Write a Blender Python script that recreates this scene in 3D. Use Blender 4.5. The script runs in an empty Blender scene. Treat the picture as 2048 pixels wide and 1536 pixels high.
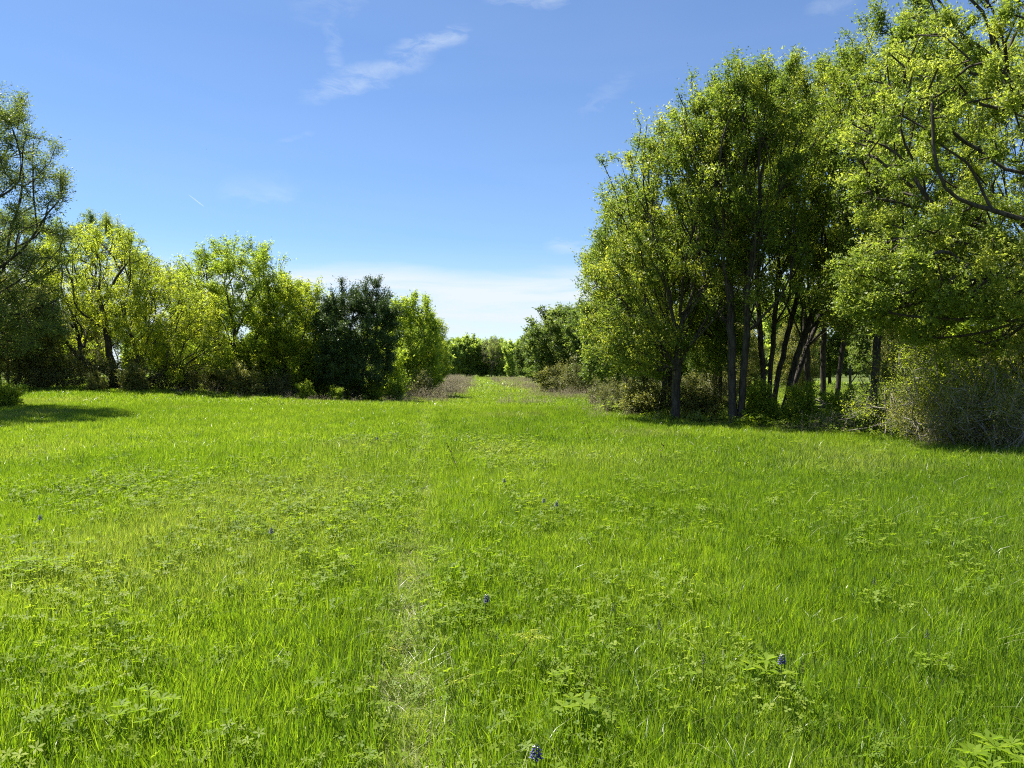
import bpy, math, random
import numpy as np

# ------------------------------------------------------------------ camera, sky, sun, exposure
S = bpy.context.scene
COL = S.collection
F, CX, CY = 1500.0, 1024.0, 740.0          # focal length and horizon point in pixels of the 2048 px wide photograph
EYE = 1.6

cam_d = bpy.data.cameras.new('camera')
cam = bpy.data.objects.new('camera', cam_d)
COL.objects.link(cam)
cam_d.sensor_width = 36.0
cam_d.lens = 36.0 * F / 2048.0
cam_d.clip_start, cam_d.clip_end = 0.05, 20000.0
cam.location = (0, 0, EYE)
cam.rotation_euler = (math.radians(90) - math.atan((768 - CY) / F), 0, 0)
S.camera = cam

SUN_AZ, SUN_EL = math.radians(53), math.radians(61)     # azimuth: degrees to the left of the view direction
world = bpy.data.worlds.new('World')
S.world = world
world.use_nodes = True
wn, wl = world.node_tree.nodes, world.node_tree.links
wn.clear()


def sock(v, s):
    if hasattr(v, 'links') or hasattr(v, 'is_linked'):
        wl.new(v, s)
    else:
        s.default_value = v


def wm(op, a, b=0.0, c=None, clamp=False):
    n = wn.new('ShaderNodeMath')
    n.operation = op
    n.use_clamp = clamp
    sock(a, n.inputs[0])
    if len(n.inputs) > 1:
        sock(b, n.inputs[1])
    if c is not None:
        sock(c, n.inputs[2])
    return n.outputs[0]


def wramp(v, lo, hi):
    n = wn.new('ShaderNodeMapRange')
    n.interpolation_type = 'SMOOTHSTEP'
    sock(v, n.inputs['Value'])
    n.inputs['From Min'].default_value = lo
    n.inputs['From Max'].default_value = hi
    return n.outputs['Result']


sky = wn.new('ShaderNodeTexSky')
sky.sky_type = 'NISHITA'
sky.sun_disc = False
sky.sun_elevation = SUN_EL
sky.sun_rotation = -SUN_AZ
sky.altitude = 200
sky.air_density = 0.9
sky.dust_density = 0.0
sky.ozone_density = 8.0
bg = wn.new('ShaderNodeBackground')
out = wn.new('ShaderNodeOutputWorld')
SKY_STRENGTH = 0.058
bg.inputs['Strength'].default_value = SKY_STRENGTH
wl.new(bg.outputs[0], out.inputs[0])
# thin cirrus high up: a band of veil low over the horizon and a few wisps, placed by compass direction and elevation
tc = wn.new('ShaderNodeTexCoord')
sep = wn.new('ShaderNodeSeparateXYZ')
wl.new(tc.outputs['Generated'], sep.inputs[0])
dx, dy, dz = sep.outputs
hor = wm('SQRT', wm('ADD', wm('MULTIPLY', dx, dx), wm('MULTIPLY', dy, dy)))
ELV = wm('DIVIDE', dz, wm('MAXIMUM', hor, 0.001))            # tangent of elevation
AZM = wm('ARCTAN2', dx, dy)                                  # compass angle from the view direction
comb = wn.new('ShaderNodeCombineXYZ')
wl.new(AZM, comb.inputs[0])
wl.new(ELV, comb.inputs[1])


def wnoise(sx, sy, scale, detail=5, rough=0.6, dist=0.0, off=0.0):
    m = wn.new('ShaderNodeMapping')
    wl.new(comb.outputs[0], m.inputs['Vector'])
    m.inputs['Scale'].default_value = (sx, sy, 1)
    m.inputs['Location'].default_value = (off, off * 0.7, off)
    n = wn.new('ShaderNodeTexNoise')
    wl.new(m.outputs[0], n.inputs['Vector'])
    n.inputs['Scale'].default_value = scale
    n.inputs['Detail'].default_value = detail
    n.inputs['Roughness'].default_value = rough
    n.inputs['Distortion'].default_value = dist
    return n.outputs['Fac']


n_fine = wnoise(1, 2.2, 26, 6, 0.66, 0.6)
n_mid = wnoise(1, 2.4, 9, 5, 0.55, 0.8, 3.1)
n_band = wnoise(1, 4.2, 3.1, 4, 0.5, 0.5, 7.7)
n_streak = wnoise(1, 9.0, 5.0, 5, 0.55, 0.7, 2.3)
cover = None


def addc(v):
    global cover
    cover = v if cover is None else wm('MAXIMUM', cover, v)


# veil low over the horizon, all the way round
edge = wm('ADD', ELV, wm('MULTIPLY', wm('SUBTRACT', n_band, 0.5), 0.045))
b = wm('MULTIPLY', wm('MULTIPLY', wramp(edge, 0.146, 0.112), wramp(edge, -0.02, 0.075)), wm('ADD', 0.50, wm('MULTIPLY', wramp(n_streak, 0.28, 0.60), 0.5)))
addc(b)
addc(wm('MULTIPLY', wramp(ELV, 0.20, -0.02), 0.72))       # milky air towards the horizon
addc(wm('MULTIPLY', n_band, 0.08))        # faint high veil


def wisp(px0, py0, px1, py1, width, strength, noise, lo=0.38, hi=0.72):
    def d(px, py):
        return math.atan((px - CX) / F), (CY - py) / math.hypot(F, px - CX)
    (x0, y0), (x1, y1) = d(px0, py0), d(px1, py1)
    L = math.hypot(x1 - x0, y1 - y0)
    ux, uy = (x1 - x0) / L, (y1 - y0) / L
    ax, ay = wm('SUBTRACT', AZM, x0), wm('SUBTRACT', ELV, y0)
    t = wm('ADD', wm('MULTIPLY', ax, ux), wm('MULTIPLY', ay, uy))
    p = wm('SUBTRACT', wm('MULTIPLY', ay, ux), wm('MULTIPLY', ax, uy))
    p = wm('ADD', p, wm('MULTIPLY', wm('SUBTRACT', n_mid, 0.5), width * 1.6))
    across = wramp(wm('ABSOLUTE', p), width, 0.0)
    along = wm('MULTIPLY', wramp(t, -0.02, L * 0.3), wramp(t, L + 0.02, L * 0.75))
    addc(wm('MULTIPLY', wm('MULTIPLY', across, along), wm('MULTIPLY', wramp(noise, lo, hi), strength)))


wisp(590, 205, 880, 105, 0.028, 0.34, n_fine, 0.22, 0.70)
wisp(780, 120, 940, 68, 0.024, 0.42, n_fine, 0.25, 0.70)
wisp(668, 30, 672, 170, 0.020, 0.2, n_fine, 0.25, 0.7)
wisp(430, 390, 610, 380, 0.045, 0.24, n_mid, 0.25, 0.7)
wisp(1095, 495, 1210, 502, 0.018, 0.36, n_fine, 0.25, 0.6)
wisp(950, 0, 1150, 8, 0.020, 0.3, n_fine, 0.22, 0.75)
wisp(580, 30, 760, -20, 0.035, 0.18, n_fine, 0.2, 0.75)
wisp(1150, 240, 1270, 145, 0.026, 0.13, n_fine, 0.25, 0.7)
wisp(1610, 35, 1720, -20, 0.03, 0.2, n_fine, 0.2, 0.75)
wisp(560, 285, 625, 272, 0.008, 0.15, n_fine, 0.25, 0.7)
wmix = wn.new('ShaderNodeMix')
wmix.data_type = 'RGBA'
wl.new(cover, wmix.inputs['Factor'])
wl.new(sky.outputs[0], wmix.inputs['A'])
wmix.inputs['B'].default_value = (5.0, 5.55, 6.1, 1)
wl.new(wmix.outputs['Result'], bg.inputs['Color'])

sun_d = bpy.data.lights.new('sun', 'SUN')
sun_d.energy = 5.0
sun_d.angle = math.radians(0.53)
sun_d.color = (1.0, 0.955, 0.88)
sun = bpy.data.objects.new('sun', sun_d)
COL.objects.link(sun)
# the lamp shines along its -Z
from mathutils import Vector, Matrix
SUN_DIR = Vector((-math.sin(SUN_AZ) * math.cos(SUN_EL), math.cos(SUN_AZ) * math.cos(SUN_EL), math.sin(SUN_EL)))
sun.rotation_euler = SUN_DIR.to_track_quat('Z', 'Y').to_euler()
sun.location = (-30, 20, 60)

S.view_settings.view_transform = 'Standard'
S.view_settings.look = 'None'
S.view_settings.gamma = 1.0
S.view_settings.exposure = 1.55
S.view_settings.use_curve_mapping = False
cy = S.cycles
cy.max_bounces = 8
cy.diffuse_bounces = 6
cy.glossy_bounces = 2
cy.transmission_bounces = 4
cy.transparent_max_bounces = 6
cy.use_denoising = False
cy.filter_width = 1.1
cy.sample_clamp_indirect = 10.0

# ------------------------------------------------------------------ helpers
rng = np.random.default_rng(20240331)


def sst(a, b, t):
    u = np.clip((np.asarray(t, float) - a) / (b - a), 0, 1)
    return u * u * (3 - 2 * u)


def height(x, y):
    x, y = np.asarray(x, float), np.asarray(y, float)
    h = 0.62 * sst(7, 21, -x) * sst(14, 42, y)
    h = h + 0.13 * np.exp(-((y - 27.5) / 6.0) ** 2) * np.exp(-((x + 0.5) / 9.0) ** 2)
    h = h - 0.42 * sst(28, 43, y) * (1 - sst(60, 150, y)) * np.exp(-((x - 1) / 11.0) ** 2)
    h = h + 0.02 * np.sin(x * 0.9 + 1.3) * np.cos(y * 0.63) + 0.035 * np.sin(x * 0.31 - 0.5) * np.sin(y * 0.27 + 1)
    h = h - 0.045 * np.exp(-((x - track_x(y)) / 0.16) ** 2) * (y < 30)
    h = h + 1.2 * sst(150, 400, np.hypot(x, y)) * np.sin(x * 0.004 + 1) * 0.3
    return h


def track_x(y):
    return -0.08 - 0.112 * np.asarray(y, float) + 0.06 * np.sin(np.asarray(y, float) * 0.8)


def lane_x(y):                                        # centre of the mown lane beyond the crest
    return np.interp(y, [0, 30, 36, 45, 70, 120, 170], [0.4, 0.6, 0.3, -0.7, -2.2, -5.2, -8])


def px(x, d):
    return (x - CX) / F * d


def pz(y, d):
    return EYE + (CY - y) / F * d


def link(name, mesh, parent=None):
    o = bpy.data.objects.new(name, mesh)
    COL.objects.link(o)
    if parent:
        o.parent = parent
    return o


def tag(o, label=None, cat=None, group=None, kind=None):
    if label:
        o['label'] = label
    if cat:
        o['category'] = cat
    if group:
        o['group'] = group
    if kind:
        o['kind'] = kind
    return o


def empty(name, loc, label, cat, group=None, rz=0.0):
    o = bpy.data.objects.new(name, None)
    o.empty_display_size = 0.2
    COL.objects.link(o)
    o.location = loc
    o.rotation_euler = (0, 0, rz)
    return tag(o, label, cat, group)


def mesh_quads(name, V, Q, mats, mi=None, attrs=None, smooth=False):
    V = np.ascontiguousarray(V, dtype=np.float32).reshape(-1, 3)
    Q = np.ascontiguousarray(Q, dtype=np.int32).reshape(-1, 4)
    tri = Q[:, 3] < 0                                  # a fourth index of -1 marks a triangle
    tot = np.where(tri, 3, 4).astype(np.int32)
    start = (np.cumsum(tot) - tot).astype(np.int32)
    me = bpy.data.meshes.new(name)
    me.vertices.add(len(V))
    me.vertices.foreach_set('co', V.ravel())
    me.loops.add(int(tot.sum()))
    me.loops.foreach_set('vertex_index', Q[Q >= 0])
    me.polygons.add(len(Q))
    me.polygons.foreach_set('loop_start', start)
    me.polygons.foreach_set('loop_total', tot)
    for m in mats:
        me.materials.append(m)
    if mi is not None:
        me.polygons.foreach_set('material_index', np.ascontiguousarray(mi, dtype=np.int32))
    if smooth:
        me.polygons.foreach_set('use_smooth', np.ones(len(Q), dtype=bool))
    for k, a in (attrs or {}).items():
        at = me.attributes.new(k, 'FLOAT', 'POINT')
        at.data.foreach_set('value', np.ascontiguousarray(a, dtype=np.float32))
    me.update(calc_edges=True)
    return me


class QB:
    """collects quads with a per-vertex tint and a material slot"""
    def __init__(self):
        self.V, self.Q, self.T, self.M, self.n = [], [], [], [], 0

    def add(self, V, Q, tint=0.5, mat=0):
        V = np.asarray(V, float).reshape(-1, 3)
        Q = np.asarray(Q, int).reshape(-1, 4)
        self.V.append(V)
        self.Q.append(np.where(Q < 0, -1, Q + self.n))
        self.T.append(np.broadcast_to(np.asarray(tint, float), (len(V),)))
        self.M.append(np.full(len(Q), mat))
        self.n += len(V)

    def tube(self, P, R, k=6, tint=0.5, mat=0):
        V, Q = tube(P, R, k)
        self.add(V, Q, tint, mat)

    def mesh(self, name, mats, smooth=True):
        return mesh_quads(name, np.concatenate(self.V), np.concatenate(self.Q), mats, np.concatenate(self.M),
                          {'tint': np.concatenate(self.T)}, smooth)


def norm(a):
    return a / np.maximum(np.linalg.norm(a, axis=-1, keepdims=True), 1e-9)


def tube(P, R, k):
    P, R = np.asarray(P, float), np.asarray(R, float)
    n = len(P)
    T = np.empty_like(P)
    T[1:-1] = P[2:] - P[:-2] if n > 2 else T[1:-1]
    T[0], T[-1] = P[1] - P[0], P[-1] - P[-2]
    T = norm(T)
    ref = np.where(np.abs(T[:, 2:3]) < 0.9, np.array([[0, 0, 1.0]]), np.array([[1.0, 0, 0]]))
    if n > 1:
        ref[:] = ref[n // 2]
    A = norm(np.cross(T, ref))
    B = np.cross(T, A)
    ang = np.arange(k) * 2 * math.pi / k
    V = P[:, None] + R[:, None, None] * (np.cos(ang)[None, :, None] * A[:, None] + np.sin(ang)[None, :, None] * B[:, None])
    i, j = np.meshgrid(np.arange(n - 1), np.arange(k), indexing='ij')
    j2 = (j + 1) % k
    Q = np.stack([i * k + j, i * k + j2, (i + 1) * k + j2, (i + 1) * k + j], -1).reshape(-1, 4)
    return V.reshape(-1, 3), Q


# ------------------------------------------------------------------ materials
def nodes_of(name):
    m = bpy.data.materials.new(name)
    m.use_nodes = True
    nt = m.node_tree
    nt.nodes.clear()
    o = nt.nodes.new('ShaderNodeOutputMaterial')
    return m, nt.nodes, nt.links, o


def ramp(nd, ln, fac, stops):
    r = nd.new('ShaderNodeValToRGB')
    el = r.color_ramp.elements
    while len(el) < len(stops):
        el.new(0.5)
    for e, (p, c) in zip(el, stops):
        e.position = p
        e.color = (*c, 1)
    if fac is not None:
        ln.new(fac, r.inputs[0])
    return r.outputs[0]


def attr(nd, name, inst=False):
    a = nd.new('ShaderNodeAttribute')
    a.attribute_name = name
    if inst:
        a.attribute_type = 'INSTANCER'
    return a.outputs['Fac']


def math_node(nd, ln, op, a, b):
    n = nd.new('ShaderNodeMath')
    n.operation = op
    for v, s in ((a, n.inputs[0]), (b, n.inputs[1])):
        if hasattr(v, 'is_linked'):
            ln.new(v, s)
        else:
            s.default_value = v
    return n.outputs[0]


def leafy(name, stops, trans=(1.0, 1.0, 0.55), tfac=0.42, rough=0.45, spec=0.25, inst=None, obj_var=0.0):
    """leaf: diffuse + translucent + a soft sheen; colour from the leaf's own tint"""
    m, nd, ln, o = nodes_of(name)
    fac = attr(nd, 'tint')
    if inst:
        fac = math_node(nd, ln, 'ADD', math_node(nd, ln, 'MULTIPLY', fac, 0.65), math_node(nd, ln, 'MULTIPLY', attr(nd, inst, True), 0.40))
    if obj_var:
        oi = nd.new('ShaderNodeObjectInfo')
        fac = math_node(nd, ln, 'ADD', fac, math_node(nd, ln, 'MULTIPLY', math_node(nd, ln, 'SUBTRACT', oi.outputs['Random'], 0.5), obj_var))
    c = ramp(nd, ln, fac, stops)
    p = nd.new('ShaderNodeBsdfPrincipled')
    p.inputs['Roughness'].default_value = rough
    p.inputs['Specular IOR Level'].default_value = spec
    ln.new(c, p.inputs['Base Color'])
    mul = nd.new('ShaderNodeMix')
    mul.data_type = 'RGBA'
    mul.blend_type = 'MULTIPLY'
    mul.inputs['Factor'].default_value = 1
    ln.new(c, mul.inputs['A'])
    mul.inputs['B'].default_value = (*[t * 1.75 for t in trans], 1)
    t = nd.new('ShaderNodeBsdfTranslucent')
    ln.new(mul.outputs['Result'], t.inputs[0])
    mx = nd.new('ShaderNodeMixShader')
    mx.inputs[0].default_value = tfac
    ln.new(p.outputs[0], mx.inputs[1])
    ln.new(t.outputs[0], mx.inputs[2])
    ln.new(mx.outputs[0], o.inputs[0])
    return m


def barky(name, c1, c2, scale=14, bump=0.6):
    m, nd, ln, o = nodes_of(name)
    tcn = nd.new('ShaderNodeTexCoord')
    mp = nd.new('ShaderNodeMapping')
    mp.inputs['Scale'].default_value = (1, 1, 0.22)
    ln.new(tcn.outputs['Object'], mp.inputs[0])
    n = nd.new('ShaderNodeTexNoise')
    n.inputs['Scale'].default_value = scale
    n.inputs['Detail'].default_value = 6
    n.inputs['Roughness'].default_value = 0.65
    ln.new(mp.outputs[0], n.inputs[0])
    c = ramp(nd, ln, n.outputs['Fac'], [(0.32, c1), (0.68, c2)])
    p = nd.new('ShaderNodeBsdfPrincipled')
    p.inputs['Roughness'].default_value = 0.9
    p.inputs['Specular IOR Level'].default_value = 0.15
    ln.new(c, p.inputs['Base Color'])
    b = nd.new('ShaderNodeBump')
    b.inputs['Strength'].default_value = bump
    b.inputs['Distance'].default_value = 0.03
    ln.new(n.outputs['Fac'], b.inputs['Height'])
    ln.new(b.outputs[0], p.inputs['Normal'])
    ln.new(p.outputs[0], o.inputs[0])
    return m


M = {}
M['bark'] = barky('dark_bark', (0.020, 0.017, 0.014), (0.095, 0.083, 0.068))
M['bark_pale'] = barky('grey_bark', (0.07, 0.062, 0.052), (0.17, 0.155, 0.135))
M['twig'] = barky('twig', (0.028, 0.022, 0.017), (0.07, 0.058, 0.045), 9, 0.2)
M['dead'] = barky('dead_wood', (0.11, 0.095, 0.078), (0.33, 0.30, 0.26), 11, 0.4)
M['elm'] = leafy('elm_leaf', [(0.0, (0.0633, 0.1052, 0.0181)), (0.45, (0.1223, 0.1723, 0.0270)), (0.8, (0.2108, 0.2552, 0.0360)), (1.0, (0.3373, 0.3430, 0.0541))], obj_var=0.2, tfac=0.54)
M['oak'] = leafy('oak_leaf', [(0.0, (0.0830, 0.1277, 0.0216)), (0.5, (0.1628, 0.2176, 0.0351)), (1.0, (0.2908, 0.3264, 0.0607))], tfac=0.54)
M['sparse'] = leafy('greyish_leaf', [(0.0, (0.0700, 0.1047, 0.0266)), (0.6, (0.1260, 0.1713, 0.0387)), (1.0, (0.2100, 0.2458, 0.0545))], tfac=0.5)
M['yellow'] = leafy('yellow_leaf', [(0.0, (0.1313, 0.1800, 0.0210)), (0.5, (0.2562, 0.3144, 0.0330)), (1.0, (0.4250, 0.4500, 0.0420))], tfac=0.6)
M['fresh'] = leafy('fresh_leaf', [(0.0, (0.1102, 0.1699, 0.0200)), (0.5, (0.2108, 0.2858, 0.0315)), (1.0, (0.3593, 0.4093, 0.0458))], obj_var=0.12, tfac=0.56)
M['lime'] = leafy('lime_leaf', [(0.0, (0.0939, 0.1437, 0.0156)), (0.5, (0.1971, 0.2582, 0.0260)), (1.0, (0.3471, 0.3756, 0.0390))], obj_var=0.12, tfac=0.58)
M['juniper'] = leafy('juniper_leaf', [(0.0, (0.0310, 0.0607, 0.0176)), (0.6, (0.0580, 0.0999, 0.0276)), (1.0, (0.1159, 0.1571, 0.0427))], tfac=0.2, spec=0.25)
M['far'] = leafy('hazed_far_leaf', [(0.0, (0.1290, 0.1911, 0.0514)), (0.5, (0.2354, 0.3122, 0.0721)), (1.0, (0.3987, 0.4714, 0.1029))], obj_var=0.4, tfac=0.55)  # leaf colour lightened to stand in for distance haze, which is not built
M['scrub'] = leafy('scrub_leaf', [(0.0, (0.0875, 0.1047, 0.0290)), (0.5, (0.1575, 0.1713, 0.0436)), (1.0, (0.2975, 0.2855, 0.0786))], tfac=0.45)
M['brush'] = leafy('brush_leaf', [(0.0, (0.0910, 0.0963, 0.0337)), (0.5, (0.1495, 0.1604, 0.0505)), (1.0, (0.2470, 0.2552, 0.0842))], tfac=0.3)
M['weed'] = leafy('dry_weed', [(0.0, (0.15, 0.125, 0.085)), (0.5, (0.26, 0.228, 0.16)), (1.0, (0.38, 0.345, 0.25))], trans=(1, 0.95, 0.8), tfac=0.4)
GRASS = [(0.0, (0.034, 0.082, 0.012)), (0.35, (0.112, 0.192, 0.013)), (0.7, (0.200, 0.280, 0.022)), (1.0, (0.325, 0.375, 0.070))]


def grass_mat(name, stops, dry=(0.30, 0.285, 0.145), tfac=0.5, rough=0.36, spec=0.35):
    m = leafy(name, stops, trans=(0.97, 1.0, 0.38), tfac=tfac, rough=rough, spec=spec, inst='hue')
    nd, ln = m.node_tree.nodes, m.node_tree.links
    rr = [n for n in nd if n.bl_idname == 'ShaderNodeValToRGB'][0]
    tgt = [l.to_socket for l in rr.outputs[0].links]
    mx = nd.new('ShaderNodeMix')
    mx.data_type = 'RGBA'
    f = math_node(nd, ln, 'MULTIPLY', attr(nd, 'dry', True), 1.0)
    # some blades of a tuft dry out before others
    f2 = math_node(nd, ln, 'MULTIPLY', f, math_node(nd, ln, 'ADD', math_node(nd, ln, 'MULTIPLY', attr(nd, 'tint'), 1.1), 0.2))
    ln.new(f2, mx.inputs['Factor'])
    mx.clamp_factor = True
    ln.new(rr.outputs[0], mx.inputs['A'])
    mx.inputs['B'].default_value = (*dry, 1)
    for t in tgt:
        ln.new(mx.outputs['Result'], t)
    return m


M['grass'] = grass_mat('grass_blade', GRASS)
M['clover'] = grass_mat('cover_leaf', [(0.0, (0.075, 0.140, 0.010)), (0.5, (0.150, 0.225, 0.016)), (1.0, (0.260, 0.310, 0.035))], dry=(0.26, 0.30, 0.08), rough=0.55, spec=0.18)
M['straw'] = leafy('straw', [(0.0, (0.16, 0.20, 0.05)), (1.0, (0.40, 0.40, 0.20))], trans=(1, 1, 0.8), tfac=0.3, rough=0.35, spec=0.5)


def plain(name, c, rough=0.6, spec=0.3):
    m, nd, ln, o = nodes_of(name)
    tcn = nd.new('ShaderNodeTexCoord')
    n = nd.new('ShaderNodeTexNoise')
    n.inputs['Scale'].default_value = 60
    ln.new(tcn.outputs['Object'], n.inputs[0])
    col = ramp(nd, ln, n.outputs['Fac'], [(0.3, tuple(v * 0.75 for v in c)), (0.7, tuple(min(1, v * 1.2) for v in c))])
    p = nd.new('ShaderNodeBsdfPrincipled')
    p.inputs['Roughness'].default_value = rough
    p.inputs['Specular IOR Level'].default_value = spec
    ln.new(col, p.inputs['Base Color'])
    ln.new(p.outputs[0], o.inputs[0])
    return m


M['petal'] = plain('blue_petal', (0.012, 0.014, 0.085), 0.55)
M['petal_white'] = plain('pale_petal', (0.45, 0.45, 0.42), 0.6)
M['bud'] = plain('dark_bud', (0.045, 0.040, 0.060), 0.7)
M['stem_red'] = plain('dark_red_stem', (0.055, 0.032, 0.022), 0.6)
M['stem_green'] = plain('green_stem', (0.085, 0.13, 0.03), 0.6)
M['bird'] = plain('dark_feather', (0.03, 0.03, 0.034), 0.8)


def ground_mat():
    m, nd, ln, o = nodes_of('meadow_ground')
    tcn = nd.new('ShaderNodeTexCoord')

    def noise(scale, detail=5, rough=0.6):
        n = nd.new('ShaderNodeTexNoise')
        n.inputs['Scale'].default_value = scale
        n.inputs['Detail'].default_value = detail
        n.inputs['Roughness'].default_value = rough
        ln.new(tcn.outputs['Object'], n.inputs[0])
        return n.outputs['Fac']
    g = ramp(nd, ln, noise(0.35, 6), [(0.3, (0.055, 0.092, 0.012)), (0.5, (0.085, 0.135, 0.016)), (0.72, (0.135, 0.160, 0.036))])
    s = ramp(nd, ln, noise(9, 6), [(0.35, (0.030, 0.026, 0.014)), (0.65, (0.075, 0.080, 0.030))])
    mx = nd.new('ShaderNodeMix')
    mx.data_type = 'RGBA'
    ln.new(math_node(nd, ln, 'MULTIPLY', noise(3.5, 6, 0.7), 0.9), mx.inputs['Factor'])
    ln.new(g, mx.inputs['A'])
    ln.new(s, mx.inputs['B'])
    p = nd.new('ShaderNodeBsdfPrincipled')
    p.inputs['Roughness'].default_value = 0.95
    p.inputs['Specular IOR Level'].default_value = 0.1
    ln.new(mx.outputs['Result'], p.inputs['Base Color'])
    b = nd.new('ShaderNodeBump')
    b.inputs['Distance'].default_value = 0.05
    ln.new(noise(14, 6, 0.7), b.inputs['Height'])
    ln.new(b.outputs[0], p.inputs['Normal'])
    ln.new(p.outputs[0], o.inputs[0])
    return m


def path_mat():
    m, nd, ln, o = nodes_of('trodden_track')
    tcn = nd.new('ShaderNodeTexCoord')
    n = nd.new('ShaderNodeTexNoise')
    n.inputs['Scale'].default_value = 22
    n.inputs['Detail'].default_value = 8
    n.inputs['Roughness'].default_value = 0.75
    ln.new(tcn.outputs['Object'], n.inputs[0])
    c = ramp(nd, ln, n.outputs['Fac'], [(0.34, (0.055, 0.080, 0.022)), (0.55, (0.10, 0.125, 0.04)), (0.75, (0.21, 0.22, 0.11))])
    p = nd.new('ShaderNodeBsdfPrincipled')
    p.inputs['Roughness'].default_value = 0.9
    ln.new(c, p.inputs['Base Color'])
    b = nd.new('ShaderNodeBump')
    b.inputs['Distance'].default_value = 0.02
    ln.new(n.outputs['Fac'], b.inputs['Height'])
    ln.new(b.outputs[0], p.inputs['Normal'])
    ln.new(p.outputs[0], o.inputs[0])
    return m


M['ground'], M['path'] = ground_mat(), path_mat()

# ------------------------------------------------------------------ the setting
def grid(xs, ys, dz=0.0):
    X, Y = np.meshgrid(xs, ys, indexing='xy')
    V = np.stack([X, Y, height(X, Y) + dz], -1).reshape(-1, 3)
    nx, ny = len(xs), len(ys)
    i, j = np.meshgrid(np.arange(ny - 1), np.arange(nx - 1), indexing='ij')
    a = i * nx + j
    return V, np.stack([a, a + 1, a + nx + 1, a + nx], -1).reshape(-1, 4)


xs = np.concatenate([-np.geomspace(3000, 32, 26), np.arange(-30, 30.01, 0.3), np.geomspace(32, 3000, 26)])
ys = np.concatenate([-np.geomspace(1500, 9, 14), np.arange(-8, 60, 0.4), np.geomspace(61, 4000, 40)])
V, Q = grid(xs, ys)
g = link('ground', mesh_quads('ground', V, Q, [M['ground']], smooth=True))
tag(g, 'grassy meadow ground with a slight crest', kind='structure')

ty = np.arange(0.5, 27, 0.25)
tw = np.array([-0.2, -0.1, 0, 0.1, 0.2])
wob = 0.75 + 0.3 * np.sin(ty * 2.1) * np.cos(ty * 0.9)
X = track_x(ty)[:, None] + tw[None] * wob[:, None]
Y = np.repeat(ty[:, None], 5, 1)
V = np.stack([X, Y, height(X, Y) + 0.012], -1).reshape(-1, 3)
i, j = np.meshgrid(np.arange(len(ty) - 1), np.arange(4), indexing='ij')
a = i * 5 + j
p = link('path', mesh_quads('path', V, np.stack([a, a + 1, a + 6, a + 5], -1).reshape(-1, 4), [M['path']], smooth=True))
tag(p, 'narrow trodden track of pale flattened grass', kind='structure')


# ------------------------------------------------------------------ scattering of what nobody could count
def gn_scatter(name, P, rot, scale, idx, attrs, protos, label):
    me = bpy.data.meshes.new(name)
    me.vertices.add(len(P))
    me.vertices.foreach_set('co', np.ascontiguousarray(P, dtype=np.float32).ravel())

    def put(k, a, typ, dt):
        at = me.attributes.new(k, typ, 'POINT')
        at.data.foreach_set('vector' if typ == 'FLOAT_VECTOR' else 'value', np.ascontiguousarray(a, dtype=dt).ravel())
    put('rot', rot, 'FLOAT_VECTOR', np.float32)
    put('scl', scale, 'FLOAT_VECTOR', np.float32)
    put('idx', idx, 'INT', np.int32)
    for k, a in attrs.items():
        put(k, a, 'FLOAT', np.float32)
    o = link(name, me)
    tag(o, label, kind='stuff')
    c = bpy.data.collections.new(name + '_sources')
    for k, pm in enumerate(protos):
        po = bpy.data.objects.new('%s_source_%02d' % (name, k), pm)
        c.objects.link(po)
    ng = bpy.data.node_groups.new(name + '_scatter', 'GeometryNodeTree')
    ng.interface.new_socket(name='Geometry', in_out='INPUT', socket_type='NodeSocketGeometry')
    ng.interface.new_socket(name='Geometry', in_out='OUTPUT', socket_type='NodeSocketGeometry')
    N, L = ng.nodes, ng.links
    gi, go = N.new('NodeGroupInput'), N.new('NodeGroupOutput')
    ci = N.new('GeometryNodeCollectionInfo')
    ci.inputs['Collection'].default_value = c
    ci.inputs['Separate Children'].default_value = True
    ci.inputs['Reset Children'].default_value = True
    iop = N.new('GeometryNodeInstanceOnPoints')
    iop.inputs['Pick Instance'].default_value = True

    def na(k, typ):
        n = N.new('GeometryNodeInputNamedAttribute')
        n.data_type = typ
        n.inputs['Name'].default_value = k
        return [s for s in n.outputs if s.enabled and s.name == 'Attribute'][0]
    L.new(gi.outputs[0], iop.inputs['Points'])
    L.new(ci.outputs[0], iop.inputs['Instance'])
    L.new(na('idx', 'INT'), iop.inputs['Instance Index'])
    L.new(na('rot', 'FLOAT_VECTOR'), iop.inputs['Rotation'])
    L.new(na('scl', 'FLOAT_VECTOR'), iop.inputs['Scale'])
    L.new(iop.outputs[0], go.inputs[0])
    md = o.modifiers.new('scatter', 'NODES')
    md.node_group = ng
    return o


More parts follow.
